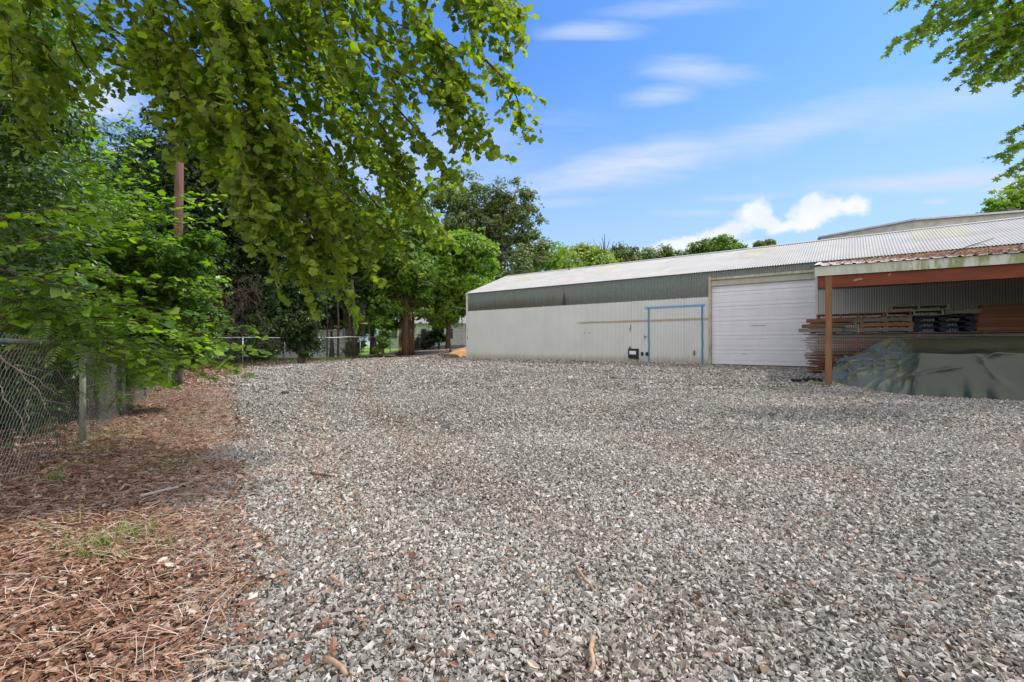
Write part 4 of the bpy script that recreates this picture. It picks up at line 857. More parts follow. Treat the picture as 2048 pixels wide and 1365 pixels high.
# ------------------------------------------------------------------ grey building behind
e = empty("grey_warehouse", (0, 0, 0)); A = Vector((20.3, 29.9, 0)); B = Vector((22.8, 25.8, 0)); C = Vector((30.5, 22.9, 0)); D = Vector((36, 33, 0)); E2 = Vector((26, 40, 0)); H = 8.2
pg = m_plain("grey_render", (.40, .385, .35), .8, .25, 3, bump=.4)
b = MB(); P = [A, B, C, D, E2]; n = 5; b.add([tuple(p) for p in P] + [(p.x, p.y, H) for p in P], [(i, (i + 1) % n, n + (i + 1) % n, n + i) for i in range(n)] + [tuple(range(n, 2 * n))]); b.build("wall", pg, e)
b = MB(); Q = [A + Vector((-.15, 0, 0)), B + Vector((-.05, -.15, 0)), C + Vector((0, -.15, 0)), D + Vector((.2, 0, 0)), E2 + Vector((0, .2, 0))]; b.add([(p.x, p.y, H + .003) for p in Q] + [(p.x, p.y, H + .10) for p in Q], [(i, (i + 1) % n, n + (i + 1) % n, n + i) for i in range(n)] + [tuple(range(n, 2 * n)), tuple(range(n))[::-1]]); b.build("coping", M['galv'], e)
MB().box((26.8, 24.6, H + .1), (27.4, 25.1, H + .35)).build("roof_vent", M['bark'], e)
tag(e, "tall grey warehouse whose upper edge shows above the ridged roof", "warehouse")

# ------------------------------------------------------------------ chain-link fences
def fence(name, path, H, p, dh, rw, label, posts, first=True, rail_r=.021, post_r=.03, mat=None, top_gap=.07):
    path = np.array(path, float); seg = np.hypot(*np.diff(path, axis=0).T); cum = np.concatenate([[0], np.cumsum(seg)]); T = cum[-1]
    X = lambda s: np.interp(s, cum, path[:, 0]); Y = lambda s: np.interp(s, cum, path[:, 1])
    r = empty(name, (path[0, 0], path[0, 1], 0)); off = np.array([path[0, 0], path[0, 1], 0])
    nw = int(T / p); nh = int(H / dh) + 1; i = np.arange(nw)[:, None]; k = np.arange(nh)[None]
    s = i * p + np.where((i + k) % 2 == 0, .5, -.5) * p * 1.0; s = s + .008 * np.sin(i * .37 + k * .2)
    sg = np.clip(s, 0, T); x = X(sg); y = Y(sg); gx = X(np.clip(i * p, 0, T)) + 0 * k; gy = Y(np.clip(i * p, 0, T)) + 0 * k
    sag = 1 - .02 * np.abs(np.sin(s * .9)); z = gh(gx.ravel(), gy.ravel()).reshape(gx.shape) + .01 + k * dh * sag
    dxs = np.interp(i * p, (cum[:-1] + cum[1:]) / 2, np.diff(path[:, 0]) / seg); dys = np.interp(i * p, (cum[:-1] + cum[1:]) / 2, np.diff(path[:, 1]) / seg)
    bulge = .02 * np.sin(s * 1.7) * np.sin(k / nh * 3.1) + np.where(k % 2 == 0, .0022, -.0022)
    x = x - dys * bulge; y = y + dxs * bulge
    P = np.stack([x, y, z], -1) - off      # nw, nh, 3
    ang = [0, 2.094, 4.189]; V = []
    for a in ang:
        o_ = np.stack([dxs * math.cos(a) * rw + 0 * k, dys * math.cos(a) * rw + 0 * k, 0 * (i + k)], -1) + np.stack([-dys * math.sin(a) * rw + 0 * k, dxs * math.sin(a) * rw + 0 * k, 0 * (i + k)], -1)
        V.append(P + o_)
    V = np.stack(V, 2).reshape(-1, 3); idx = np.arange(nw * nh * 3).reshape(nw, nh, 3); Q = []
    for a in range(3):
        b_ = (a + 1) % 3; Q.append(np.stack([idx[:, :-1, a], idx[:, :-1, b_], idx[:, 1:, b_], idx[:, 1:, a]], -1).reshape(-1, 4))
    Q = np.concatenate(Q); link("wire_netting", np_mesh("wire_netting", V, np.arange(len(Q)) * 4, np.full(len(Q), 4), Q.ravel(), False), M['wire'], r)
    ss = np.linspace(0, T, int(T / .5) + 2); rp = [(float(X(a)) - off[0], float(Y(a)) - off[1], g1(float(X(a)), float(Y(a))) + H - top_gap) for a in ss]
    MB().tube(rp, rail_r, 8).build("top_rail", mat or M['galv'], r, True)
    for (px, py) in posts:
        g = g1(px, py); q = MB().tube([(px - off[0], py - off[1], g - .1), (px - off[0], py - off[1], g + H - top_gap)], post_r, 10)
        q.tube([(px - off[0], py - off[1], g + H - top_gap), (px - off[0], py - off[1], g + H - top_gap + .03), (px - off[0], py - off[1], g + H - top_gap + .05)], [post_r * 1.15, post_r * 1.1, .008], 10)
        q.build("fence_post", mat or M['galv'], r, True)
    tag(r, label, "fence"); return r
fence("chain_link_fence", FENCE_L, 1.27, .036, .036, .0016, "near chain-link fence with green-stained posts running along the leaf litter", FENCE_L[1:], mat=M['galv_green'])
fence("chain_link_fence", FENCE_F[:6], 1.52, .05, .05, .0022, "far chain-link fence with thin silver posts across the back of the yard", [tuple(p) for p in FENCE_F[:5]] + [(-8.75, 38.5), (-8.5, 42.0), (-14.5, 24.5)], rail_r=.024, post_r=.03)
fence("chain_link_fence", [(-8.5, 45.0), (-7.7, 49.5), (-1.0, 50.5)], 1.6, .07, .07, .003, "distant chain-link fence in front of the white house at the top of the driveway", [(-8.5, 45), (-7.7, 49.5), (-3.5, 50.1)], rail_r=.024, post_r=.035)

# ------------------------------------------------------------------ utility pole with lamp
px, py = -9.42, 12.8; g = g1(px, py); e = empty("utility_pole", (px, py, g))
MB().tube([(0, 0, -.3), (0, 0, .9)], [.125, .12], 16).build("pole_base", m_plain("tarred_wood", (.045, .035, .03), .9, .3, 14, stretch=(1, 1, .2)), e, True)
MB().tube([(0, 0, .9), (.03, 0, 4), (.10, 0, 8.6)], [.118, .11, .095], 16).build("pole_shaft", m_plain("red_brown_pole", (.115, .055, .043), .85, .35, 16, stretch=(1, 1, .1)), e, True)
MB().tube([(.08, 0, 6.5), (.5, -.02, 6.78), (.82, -.03, 6.80)], .022, 8).build("lamp_arm", M['galv'], e, True)
MB().tube([(.78, -.03, 6.80), (.86, -.03, 6.82), (1.10, -.03, 6.80), (1.22, -.03, 6.78)], [.03, .075, .11, .05], 12).build("lamp_head", M['trim'], e, True)
MB().tube([(1.02, -.03, 6.74), (1.02, -.03, 6.66)], [.09, .06], 12).build("lamp_lens", M['galv'], e, True)
MB().tube([(.10, -.02, 8.2), (-3, 6, 7.2), (-8, 14, 7.6)], .012, 5).build("service_cable", WALLB, e, True)
tag(e, "reddish wooden utility pole with a small street lamp rising from behind the bushes", "utility pole")

# ------------------------------------------------------------------ white buildings beyond
siding = newmat("white_siding"); tS = siding[1]; pS = ocoord(tS); zS = sep(tS, pS)[2]; frS = mt(tS, 'FRACT', mt(tS, 'DIVIDE', zS, .2))
finish(tS, ramp(tS, noise(tS, pS, 2, 4), [(.3, (.62, .64, .64)), (.7, (.76, .77, .77))]), .6, frS, .8, .03, .3); siding = siding[0]
hx, hy = -9.6, 57.0; e = empty("white_house", (hx, hy, 1.0), -.05)
MB().box((-7.5, 0, -.6), (12, 7, 2.9)).build("wall", siding, e)
b = MB(); b.add([(-7.9, -.4, 2.85), (12.4, -.4, 2.85), (12.4, 3.5, 4.6), (-7.9, 3.5, 4.6), (12.4, 7.4, 2.85), (-7.9, 7.4, 2.85), (-7.9, -.4, 2.72), (12.4, -.4, 2.72)], [(0, 1, 2, 3), (3, 2, 4, 5), (6, 7, 1, 0), (0, 3, 5), (1, 4, 2)]); b.build("roof", m_plain("grey_shingle", (.30, .30, .30), .9, .3, 10), e)
for x in (-5.5, -1.8, 1.55, 6.0):
    w = MB().box((x - .06, -.05, .95), (x, -.004, 2.2)).box((x + .66, -.05, .95), (x + .72, -.004, 2.2)).box((x, -.05, 2.14), (x + .66, -.004, 2.2)).box((x, -.06, .88), (x + .66, -.004, .95)).build("window", M['trim'], e)
    MB().box((x, -.02, .95), (x + .66, -.005, 2.14)).build("pane", m_plain("dark_glass", (.05, .06, .07), .15, .2, 2, .6, bump=0) if "dark_glass" not in bpy.data.materials else bpy.data.materials["dark_glass"], w)
for x in (3.6, 4.5): MB().box((x, -.5, -.6), (x + .16, -.3, 2.75)).build("porch_column", M['trim'], e)
tag(e, "white clapboard house with a dark window behind the trees at the top of the driveway", "house")
p = at(600, 700, 32.5); e = empty("white_shed", (p.x, 32.5, .2), .15)
MB().box((-1.5, 0, -.3), (3.05, 3.2, 1.95)).build("wall", m_plain("white_panel", (.78, .78, .78), .5, .06, 2), e); MB().box((-1.6, -.1, 1.95), (3.13, 3.3, 2.05)).build("roof", M['trim'], e)
MB().box((2.86, -.03, -.3), (3.08, -.004, 1.94)).build("corner_board", M['trim'], e); tag(e, "plain white shed standing behind the far chain-link fence", "shed")
o = MB().box((-2.2, 0, 0), (2.4, .12, .12)).build("white_curb", M['trim'], None, bevel=.01); o.location = (-11.0, 33.5, g1(-11, 33.5)); tag(o, "low white timber edging along the lawn behind the far fence", "edging")
# ------------------------------------------------------------------ foliage
LOBED = T_fan([(0, .02), (.26, -.02), (.48, .14), (.40, .38), (.50, .60), (.24, .72), (.04, .92), (-.24, .72), (-.50, .60), (-.40, .38), (-.48, .14), (-.26, -.02)])
HEART = T_fan([(0, .06), (.22, -.04), (.44, .14), (.46, .38), (.30, .66), (0, 1.0), (-.30, .66), (-.46, .38), (-.44, .14), (-.22, -.04)])
STAR = T_fan([(0, 0), (.25, .05), (.62, .10), (.28, .32), (.58, .70), (.13, .60), (0, 1.05), (-.13, .60), (-.58, .70), (-.28, .32), (-.62, .10), (-.25, .05)])
OVAL = (np.array([(0, 0, 0), (.3, .4, .08), (-.3, .4, .08), (.22, .75, .05), (-.22, .75, .05), (0, 1, -.08), (0, .45, 0)], float), [(0, 1, 6), (0, 6, 2), (1, 3, 5, 6), (2, 6, 5, 4)])
def _spray():
    V = []; F = []; r = random.Random(3)
    for i in range(5):
        a = r.uniform(0, 6.28); d = Vector((math.cos(a), math.sin(a), r.uniform(-.5, .5))); c = Vector((r.uniform(-.7, .7), r.uniform(-.7, .7), r.uniform(-.4, .4)))
        s = d.cross(Vector((r.uniform(-.4, .4), r.uniform(-.4, .4), 1))).normalized() * .24; n = len(V); V += [tuple(c), tuple(c + d * .38 + s), tuple(c + d * .85 + Vector((0, 0, -.12))), tuple(c + d * .38 - s)]; F += [(n, n + 1, n + 2, n + 3)]
    return np.array(V), F
SPRAY = _spray()
def _pinnate(n=7):
    V = [(-.006, 0, 0), (.006, 0, 0), (.004, 1, -.12), (-.004, 1, -.12)]; F = [(0, 1, 2, 3)]
    for i in range(n):
        y = .12 + .80 * i / (n - 1); L = .24 * (1 - .35 * abs(i / (n - 1) - .4)); z = -.12 * y * y
        for sgn in (-1, 1):
            k = len(V); V += [(0, y, z), (sgn * L * .45, y + .085, z + .015), (sgn * L, y + .10, z - .035), (sgn * L * .5, y + .005, z + .0)]; F.append((k, k + 1, k + 2, k + 3) if sgn < 0 else (k, k + 3, k + 2, k + 1))
    k = len(V); V += [(0, .95, -.11), (.04, 1.06, -.13), (0, 1.2, -.17), (-.04, 1.06, -.13)]; F.append((k, k + 1, k + 2, k + 3)); return np.array(V), F
PINN = _pinnate()
def unit(v): return v / np.maximum(np.linalg.norm(v, axis=-1, keepdims=True), 1e-9)
def crown_mesh(name, lobes, n, size, mat, parent, tpl=SPRAY, upness=.5, clump=70, spread=.30, hollow=.55, tb=0.0, seed=None):
    lobes = [(np.array(c, float), np.array(r, float)) for c, r in lobes]; vol = np.array([r[0] * r[1] + r[0] * r[2] for c, r in lobes]); pr = vol / vol.sum()
    nc = max(6, n // clump); li = rng.choice(len(lobes), nc, p=pr); C = np.array([l[0] for l in lobes])[li]; Rr = np.array([l[1] for l in lobes])[li]
    d = unit(rng.normal(0, 1, (nc, 3))); rad = hollow + (1.08 - hollow) * rng.uniform(0, 1, (nc, 1))**.55; cc = C + d * Rr * rad
    ctint = rng.normal(0, .14, nc); csz = rng.uniform(.5, 1.25, nc)
    k = rng.integers(0, nc, n); q = rng.normal(0, 1, (n, 3)) * (spread * Rr[k].mean(1) * csz[k])[:, None] * np.array([1, 1, .6]); P = cc[k] + q
    out = d[k] * .6 + unit(q) * .5; nor = out + np.array([0, 0, upness]) + rng.normal(0, .45, (n, 3)); dirv = out + rng.normal(0, .6, (n, 3)) + np.array([0, 0, -.35])
    s = size * rng.uniform(.65, 1.25, n); tint = np.clip(.5 + ctint[k] + rng.normal(0, .15, n) + tb, 0, 1)
    return link(name, scatter_mesh(name, tpl[0], tpl[1], P, frames(nor, dirv), s, {'tint': tint}), mat, parent)
def limb_path(a, b, sag=.0, k=5, jit=.05):
    a = Vector(a); b = Vector(b); L = (b - a).length
    return [a.lerp(b, i / k) + Vector((random.uniform(-1, 1) * jit * L, random.uniform(-1, 1) * jit * L, math.sin(math.pi * i / k) * sag * L)) * (0 if i in (0, k) else 1) for i in range(k + 1)]
def tree(name, base, trunk_r, lobes, n, size, leafmat, label, cat="tree", group=None, tpl=SPRAY, bark=None, upness=.5, lean=(0, 0), **kw):
    """base (x,y); lobes as absolute world centres and radii"""
    g = g1(*base); r = empty(name, (base[0], base[1], g)); off = Vector((base[0], base[1], g))
    L = [(Vector(c) - off, rr) for c, rr in lobes]; top = max(c.z for c, _ in L); zc = sorted(c.z for c, _ in L); fork = max(.35 * top, .6 * zc[0])
    cx = sum(c.x for c, _ in L) / len(L); cy = sum(c.y for c, _ in L) / len(L)
    spine = [Vector((0, 0, -.2)), Vector((lean[0] * .2, lean[1] * .2, fork * .35)), Vector((cx * .25 + lean[0], cy * .25 + lean[1], fork)), Vector((cx * .6, cy * .6, (fork + top) / 2)), Vector((cx, cy, top * .97))]
    b = MB().tube(spine, [trunk_r * 1.3, trunk_r, trunk_r * .75, trunk_r * .42, trunk_r * .08], 10)
    for c, rr in L:
        s0 = spine[2].lerp(spine[3], random.random()) if c.z > fork else spine[1].lerp(spine[2], .9)
        p = limb_path(s0, c, .08, 5, .05); b.tube(p, [trunk_r * .38 * (1 - .8 * i / 5) for i in range(6)], 6)
        for _ in range(3):
            e = c + Vector((random.uniform(-.8, .8) * rr[0], random.uniform(-.8, .8) * rr[1], random.uniform(-.3, .8) * rr[2])); b.tube(limb_path(p[3], e, .05, 4, .06), [trunk_r * .14 * (1 - .75 * i / 4) for i in range(5)], 5)
    b.build("trunk", bark or M['bark'], r, True)
    crown_mesh("crown", [(tuple(c), rr) for c, rr in L], n, size, leafmat, r, tpl, upness, **kw)
    return tag(r, label, cat, group)
def PL(z, lst, dj=.8, sq=1.0):
    """lobes given as picture bearings at distance z: (px, py, radius px)"""
    out = []
    for (px, py, rp) in lst:
        zz = z + random.uniform(-1, 1) * dj * rp / FPX * z; r = rp / FPX * z; out.append((tuple(at(px, py, zz)), (r, r, r * sq)))
    return out

# far trees above the roof line and behind the yard
tree("oak_tree", (-1.4, 48), .38, PL(48, [(905, 405, 38), (940, 385, 34), (985, 395, 30), (1028, 395, 36), (1048, 430, 34), (925, 440, 36), (980, 440, 34), (1010, 480, 48), (1060, 480, 28), (950, 500, 48), (1075, 508, 26), (1030, 535, 45), (970, 550, 50), (900, 470, 26)]), 15000, .30, M['leaf_oak'],
     "tall airy oak rising above the metal building's far corner", spread=.26, hollow=.3, clump=60)
tree("leafy_tree", (-5.2, 37), .2, PL(37, [(850, 490, 30), (905, 500, 32), (940, 500, 30), (965, 520, 26), (880, 545, 42), (935, 560, 44), (850, 585, 34), (905, 610, 34), (865, 632, 26), (960, 590, 30), (900, 660, 12)]), 15000, .26, M['leaf_bright'],
     "bright green tree with a rounded crown just left of the metal building", spread=.3, clump=80)
tree("ivy_tree", (-8.0, 34.5), .27, PL(34, [(800, 470, 34), (835, 455, 26), (780, 520, 40), (825, 530, 34), (800, 580, 40), (840, 570, 26), (770, 600, 34), (850, 620, 18)]), 14000, .22, M['leaf_mid'],
     "thick vine-wrapped tree with a dark brown trunk behind the far fence", bark=M['bark_red'], spread=.3)
# hanging dead vines around that trunk
b = MB()
for i in range(70):
    a = random.uniform(0, 6.28); r0 = random.uniform(.2, .55); x, y = -8.0 + r0 * math.cos(a), 34.5 + r0 * math.sin(a) * .6; z0 = random.uniform(3.0, 6.5)
    pts = [(x + random.uniform(-.08, .08) + (r0 - .3) * .1 * k * math.cos(a), y, z0 * (1 - k / 5) + .2) for k in range(6)]; b.tube(pts, random.uniform(.012, .03), 4)
tag(b.build("hanging_vine", M['bark_red'], None, True), "tangle of brown dead vines hanging round the thick trunk behind the far fence", "vines")
b = MB()
for i in range(45):
    x0, z0 = random.uniform(-11.6, -10.0), random.uniform(2.8, 4.2); y = 31.5 + random.uniform(-.6, .6)
    pts = [(x0 + random.uniform(-.12, .12), y, z0 * (1 - k / 5) + 1.5 * k / 5) for k in range(6)]; b.tube(pts, random.uniform(.008, .02), 4)
tag(b.build("hanging_vine", M['bark'], None, True), "curtain of thin grey vines hanging behind the white shed's side of the fence", "vines")
def ptree(name, px, z, tr, lob, n, size, mat, label, **kw):
    return tree(name, ((px - CX) / FPX * z, z), tr, PL(z, lob), n, size, mat, label, **kw)
ptree("understory_tree", 745, 38, .2, [(740, 470, 60), (700, 530, 50), (760, 560, 50), (730, 610, 44), (790, 630, 26), (690, 600, 40)], 14000, .24, M['leaf_mid'], "mid-green tree filling the gap left of the vine-wrapped trunk", spread=.32)
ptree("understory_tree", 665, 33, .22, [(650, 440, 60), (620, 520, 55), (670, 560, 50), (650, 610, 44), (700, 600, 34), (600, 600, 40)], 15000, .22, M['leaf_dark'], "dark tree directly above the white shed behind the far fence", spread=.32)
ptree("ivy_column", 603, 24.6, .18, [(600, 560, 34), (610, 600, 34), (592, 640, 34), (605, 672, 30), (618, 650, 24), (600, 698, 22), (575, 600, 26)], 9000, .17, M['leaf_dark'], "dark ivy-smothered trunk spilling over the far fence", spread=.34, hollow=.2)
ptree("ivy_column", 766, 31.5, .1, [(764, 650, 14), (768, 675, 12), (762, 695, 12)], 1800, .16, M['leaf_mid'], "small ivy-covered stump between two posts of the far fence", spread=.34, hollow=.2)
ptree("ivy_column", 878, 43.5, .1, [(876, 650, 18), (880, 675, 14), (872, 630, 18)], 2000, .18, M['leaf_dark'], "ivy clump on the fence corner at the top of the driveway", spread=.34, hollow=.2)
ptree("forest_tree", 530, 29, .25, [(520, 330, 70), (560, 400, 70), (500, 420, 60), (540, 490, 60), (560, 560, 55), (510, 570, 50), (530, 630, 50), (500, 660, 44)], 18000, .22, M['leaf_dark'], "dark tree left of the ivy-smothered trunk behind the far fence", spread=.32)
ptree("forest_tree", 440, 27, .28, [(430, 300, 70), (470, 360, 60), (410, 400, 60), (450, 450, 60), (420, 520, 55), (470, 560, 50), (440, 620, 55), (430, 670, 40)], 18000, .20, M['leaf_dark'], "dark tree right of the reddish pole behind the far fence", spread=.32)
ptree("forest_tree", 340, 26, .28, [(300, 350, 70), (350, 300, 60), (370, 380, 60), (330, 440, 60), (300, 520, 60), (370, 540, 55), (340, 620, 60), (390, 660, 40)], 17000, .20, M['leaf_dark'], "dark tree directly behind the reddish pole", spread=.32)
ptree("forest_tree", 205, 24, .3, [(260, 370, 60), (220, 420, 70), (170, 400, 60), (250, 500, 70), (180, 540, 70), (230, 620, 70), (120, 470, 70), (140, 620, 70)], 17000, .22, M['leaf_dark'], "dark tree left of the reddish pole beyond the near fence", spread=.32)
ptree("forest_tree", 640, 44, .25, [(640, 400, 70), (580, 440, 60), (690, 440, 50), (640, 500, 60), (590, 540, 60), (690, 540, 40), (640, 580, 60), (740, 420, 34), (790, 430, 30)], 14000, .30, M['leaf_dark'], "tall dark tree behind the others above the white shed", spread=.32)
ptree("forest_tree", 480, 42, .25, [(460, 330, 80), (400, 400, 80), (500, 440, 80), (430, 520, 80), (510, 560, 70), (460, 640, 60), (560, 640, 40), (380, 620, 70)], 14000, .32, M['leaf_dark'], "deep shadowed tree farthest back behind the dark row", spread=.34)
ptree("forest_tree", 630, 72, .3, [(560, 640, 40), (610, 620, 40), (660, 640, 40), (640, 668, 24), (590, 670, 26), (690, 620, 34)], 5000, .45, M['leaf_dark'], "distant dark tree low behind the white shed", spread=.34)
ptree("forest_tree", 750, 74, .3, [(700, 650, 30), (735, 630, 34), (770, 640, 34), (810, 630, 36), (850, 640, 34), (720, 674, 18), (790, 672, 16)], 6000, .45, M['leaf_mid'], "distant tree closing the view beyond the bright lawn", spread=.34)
# undergrowth behind the far fence
for i, (px, z, lob, lab) in enumerate([(450, 25.5, [(440, 690, 34), (480, 680, 30), (410, 680, 34)], "dark low bush behind the far fence nearest the pole"), (530, 26.5, [(520, 690, 30), (555, 680, 28), (500, 670, 26)], "dark low bush behind the far fence left of the ivy-smothered trunk"),
        (860, 44, [(850, 684, 12), (862, 676, 12), (838, 688, 10)], "scrubby bush inside the fence by the driveway"), (690, 33.5, [(700, 700, 12), (712, 694, 10)], "small weedy bush on the lawn edge behind the far fence")]):
    ptree("bush", px, z, .04, lob, 3600, .14, M['leaf_dark'] if i < 3 else M['leaf_mid'], lab, cat="bush", spread=.4, hollow=.2)
# bare twisted stems crossing in front of the shed
b = MB()
for i in range(18):
    p = at(random.uniform(615, 700), 712, 29.5 + random.random()); q = at(random.uniform(610, 705), random.uniform(655, 690), 29.5 + random.random()); b.tube(limb_path(p, q, 0, 6, .18), [.02 * (1 - .1 * k) for k in range(7)], 4)
for px, r in ((654, .05), (676, .08), (708, .15), (698, .05)):
    p = at(px, 715, 31); b.tube([p, at(px + 1, 640, 31), at(px - 4, 560, 31)], [r, r * .85, r * .7], 8)
tag(b.build("bare_stems", M['bark'], None, True), "bare twisted stems and thin trunks in front of the white shed", "bare shrub")
b = MB()
for i in range(26):
    p = at(random.uniform(800, 850), 700, 36 + random.random()); q = at(random.uniform(790, 870), random.uniform(640, 690), 36 + random.random()); b.tube(limb_path(p, q, 0, 6, .16), [.03 * (1 - .1 * k) for k in range(7)], 4)
tag(b.build("bare_stems", M['bark'], None, True), "pale fallen branches tangled right of the thick vine-wrapped trunk", "bare shrub")
b = MB()      # looping grey vines hanging in front of the dark trees
for i in range(46):
    px = random.uniform(395, 530); p = at(px + random.uniform(-40, 40), random.uniform(540, 600), 22.5); q = at(px, random.uniform(640, 700), 22.5 + random.uniform(-.5, .5)); b.tube(limb_path(p, q, 0, 8, .13), .011, 4)
for i in range(90):
    p = at(random.uniform(440, 520), random.uniform(550, 625), 22.5 + random.uniform(-.6, .6)); q = p + Vector((random.uniform(-.5, .5), random.uniform(-.3, .3), random.uniform(-.6, .6))); b.tube(limb_path(p, q, 0, 4, .15), .006, 3)
tag(b.build("hanging_vine", M['bark'], None, True), "looping bare vines in front of the dark trees right of the pole", "vines")
# distant tree line beyond the roof
for i, (px, z, lob, mat, lab) in enumerate([
        (1105, 95, [(1085, 520, 26), (1110, 512, 22), (1130, 530, 24), (1060, 535, 22)], 'leaf_bright', "distant light green tree right beside the tall oak"),
        (1160, 90, [(1150, 522, 26), (1180, 515, 24), (1205, 525, 22), (1165, 502, 14)], 'leaf_yellow', "distant yellow-green tree left of the bare dead snag"),
        (1250, 100, [(1240, 515, 22), (1262, 510, 18), (1230, 525, 20)], 'leaf_oak', "distant dark round tree right of the bare dead snag"),
        (1310, 110, [(1300, 517, 18), (1330, 512, 16), (1355, 516, 14), (1280, 520, 12)], 'leaf_oak', "distant low dark tree between the two rounder ones above the ridge"),
        (1400, 100, [(1385, 508, 18), (1405, 500, 18), (1420, 505, 16)], 'leaf_oak', "distant dark tree touching the left of the last treetop above the ridge"),
        (1450, 96, [(1430, 497, 18), (1452, 490, 17), (1470, 496, 15), (1440, 508, 16)], 'leaf_mid', "distant green treetop closest to the yellow skylight above the ridge"),
        (1528, 110, [(1518, 492, 7), (1540, 490, 8)], 'leaf_oak', "tiny treetop just peeking over the ridge above the overhead door")]):
    ptree("distant_tree", px, z, .3, lob, 3200, .5, M[mat], lab, spread=.32, clump=40)
ptree("distant_tree", 2040, 58, .3, [(2000, 420, 24), (2030, 408, 26), (2060, 395, 34), (2100, 400, 40), (2050, 430, 30)], 6000, .34, M['leaf_bright'], "light green tree showing over the grey warehouse at the right edge", spread=.32)
b = MB(); base = at(1210, 560, 88); b.tube([at(1212, 700, 88), at(1210, 520, 88), at(1209, 468, 88)], [.3, .2, .05], 6)
for (a, c, d, e_) in [(1210, 520, 1198, 482), (1210, 510, 1221, 476), (1211, 530, 1226, 488), (1209, 505, 1203, 472), (1210, 525, 1186, 478)]: b.tube(limb_path(at(a, c, 88), at(d, e_, 88), .05, 4, .04), [.12, .1, .08, .05, .02], 5)
tag(b.build("dead_snag", M['bark'], None, True), "bare dead snag standing above the roof ridge among distant trees", "dead tree")

# ---- plants built from explicit boughs
def smooth_path(P, k=10):
    P = np.array([tuple(p) for p in P], float); n = len(P); out = []
    for i in range(n - 1):
        p0, p1, p2, p3 = P[max(i - 1, 0)], P[i], P[i + 1], P[min(i + 2, n - 1)]
        for t in np.linspace(0, 1, k, endpoint=False): out.append(.5 * ((2 * p1) + (-p0 + p2) * t + (2 * p0 - 5 * p1 + 4 * p2 - p3) * t * t + (-p0 + 3 * p1 - 3 * p2 + p3) * t**3))
    out.append(P[-1]); return np.array(out)
def bough_plant(name, boughs, label, cat, mat, tpl, size, twig_every=.13, twig_len=.35, leaf_every=.06, r0=.02, base=None, droop=.35, lateral=.9, up=.8, start=.1, bark=None, leaf_jit=.35, trunk=None, tb=0.0, group=None, fan=None, dirdroop=-.35, nj=.38):
    bm = MB(); LP = []; LN = []; LD = []
    for bi, (pts, dens) in enumerate(boughs):
        path = smooth_path(pts, 8); seg = np.linalg.norm(np.diff(path, axis=0), axis=1); cum = np.concatenate([[0], np.cumsum(seg)]); T = cum[-1]
        bm.tube([tuple(p) for p in path], [r0 * (1 - .85 * c / T) for c in cum], 6, False)
        s = T * start; side = 1
        while s < T:
            p = np.array([np.interp(s, cum, path[:, k]) for k in range(3)]); p2 = np.array([np.interp(min(s + .05, T), cum, path[:, k]) for k in range(3)]); d = unit(p2 - p + 1e-6)
            lat = unit(np.cross(d, [0, 0, 1]) + 1e-6); side = -side
            td = unit(d * rng.uniform(.4, 1.1) + lat * side * lateral * rng.uniform(.3, 1.2) + np.array([0, 0, rng.uniform(-.55, .35) * 1.0])); L = twig_len * rng.uniform(.4, 1.25) * (1 - .45 * s / T)
            tp = [p]; 
            for q in range(4): td = unit(td + np.array([0, 0, -droop * .25]) + rng.normal(0, .08, 3)); tp.append(tp[-1] + td * L / 4)
            bm.tube([tuple(x) for x in tp], [r0 * .22, r0 * .19, r0 * .15, r0 * .11, r0 * .06], 4, False)
            nl = max(2, int(L / leaf_every * dens)); 
            for q in range(nl + 1):
                f = (q + .6) / (nl + .6) * 4; i = min(int(f), 3); lp = tp[i] + (tp[i + 1] - tp[i]) * (f - i); ld = td + lat * rng.normal(0, .8) + rng.normal(0, leaf_jit, 3) + np.array([0, 0, dirdroop])
                if q == nl: ld = td + np.array([0, 0, dirdroop])
                LP.append(lp + rng.normal(0, .012, 3)); LD.append(ld); LN.append(np.array([0, 0, up]) + rng.normal(0, nj, 3) + np.array([0, -.15, 0]))
            s += twig_every * rng.uniform(.6, 1.4) / max(dens, .3)
        for q in range(3): LP.append(path[-1]); LD.append(unit(path[-1] - path[-3]) + rng.normal(0, .3, 3)); LN.append(np.array([0, 0, up]) + rng.normal(0, .35, 3))
    LP, LN, LD = map(np.array, (LP, LN, LD)); n = len(LP); keep = np.linalg.norm(LP - np.array([0, 0, EYE]), axis=1) > 1.0; LP, LN, LD = LP[keep], LN[keep], LD[keep]; n = len(LP)
    base = base or (boughs[0][0][0][0], boughs[0][0][0][1], 0); r = empty(name, (base[0], base[1], g1(base[0], base[1]))); off = np.array(r.location)
    if trunk: bm.tube(trunk[0], trunk[1], 12)
    bm.v = [tuple(np.array(v) - off) for v in bm.v]; bm.build("branches", bark or M['twig'], r, True)
    s = size * rng.uniform(.55, 1.2, n); tint = np.clip(rng.normal(.5, .22, n) + tb, 0, 1)
    link("foliage", scatter_mesh("foliage", tpl[0], tpl[1], LP - off, frames(LN, LD), s, {'tint': tint}), mat, r)
    tag(r, label, cat, group); return r
def Bq(*pts, d=1.0): return ([at(*p) for p in pts], d)
def J(px, py, z, jx=25, jz=.3): return (px + random.uniform(-jx, jx), py + random.uniform(-jx, jx), z + random.uniform(-jz, jz))
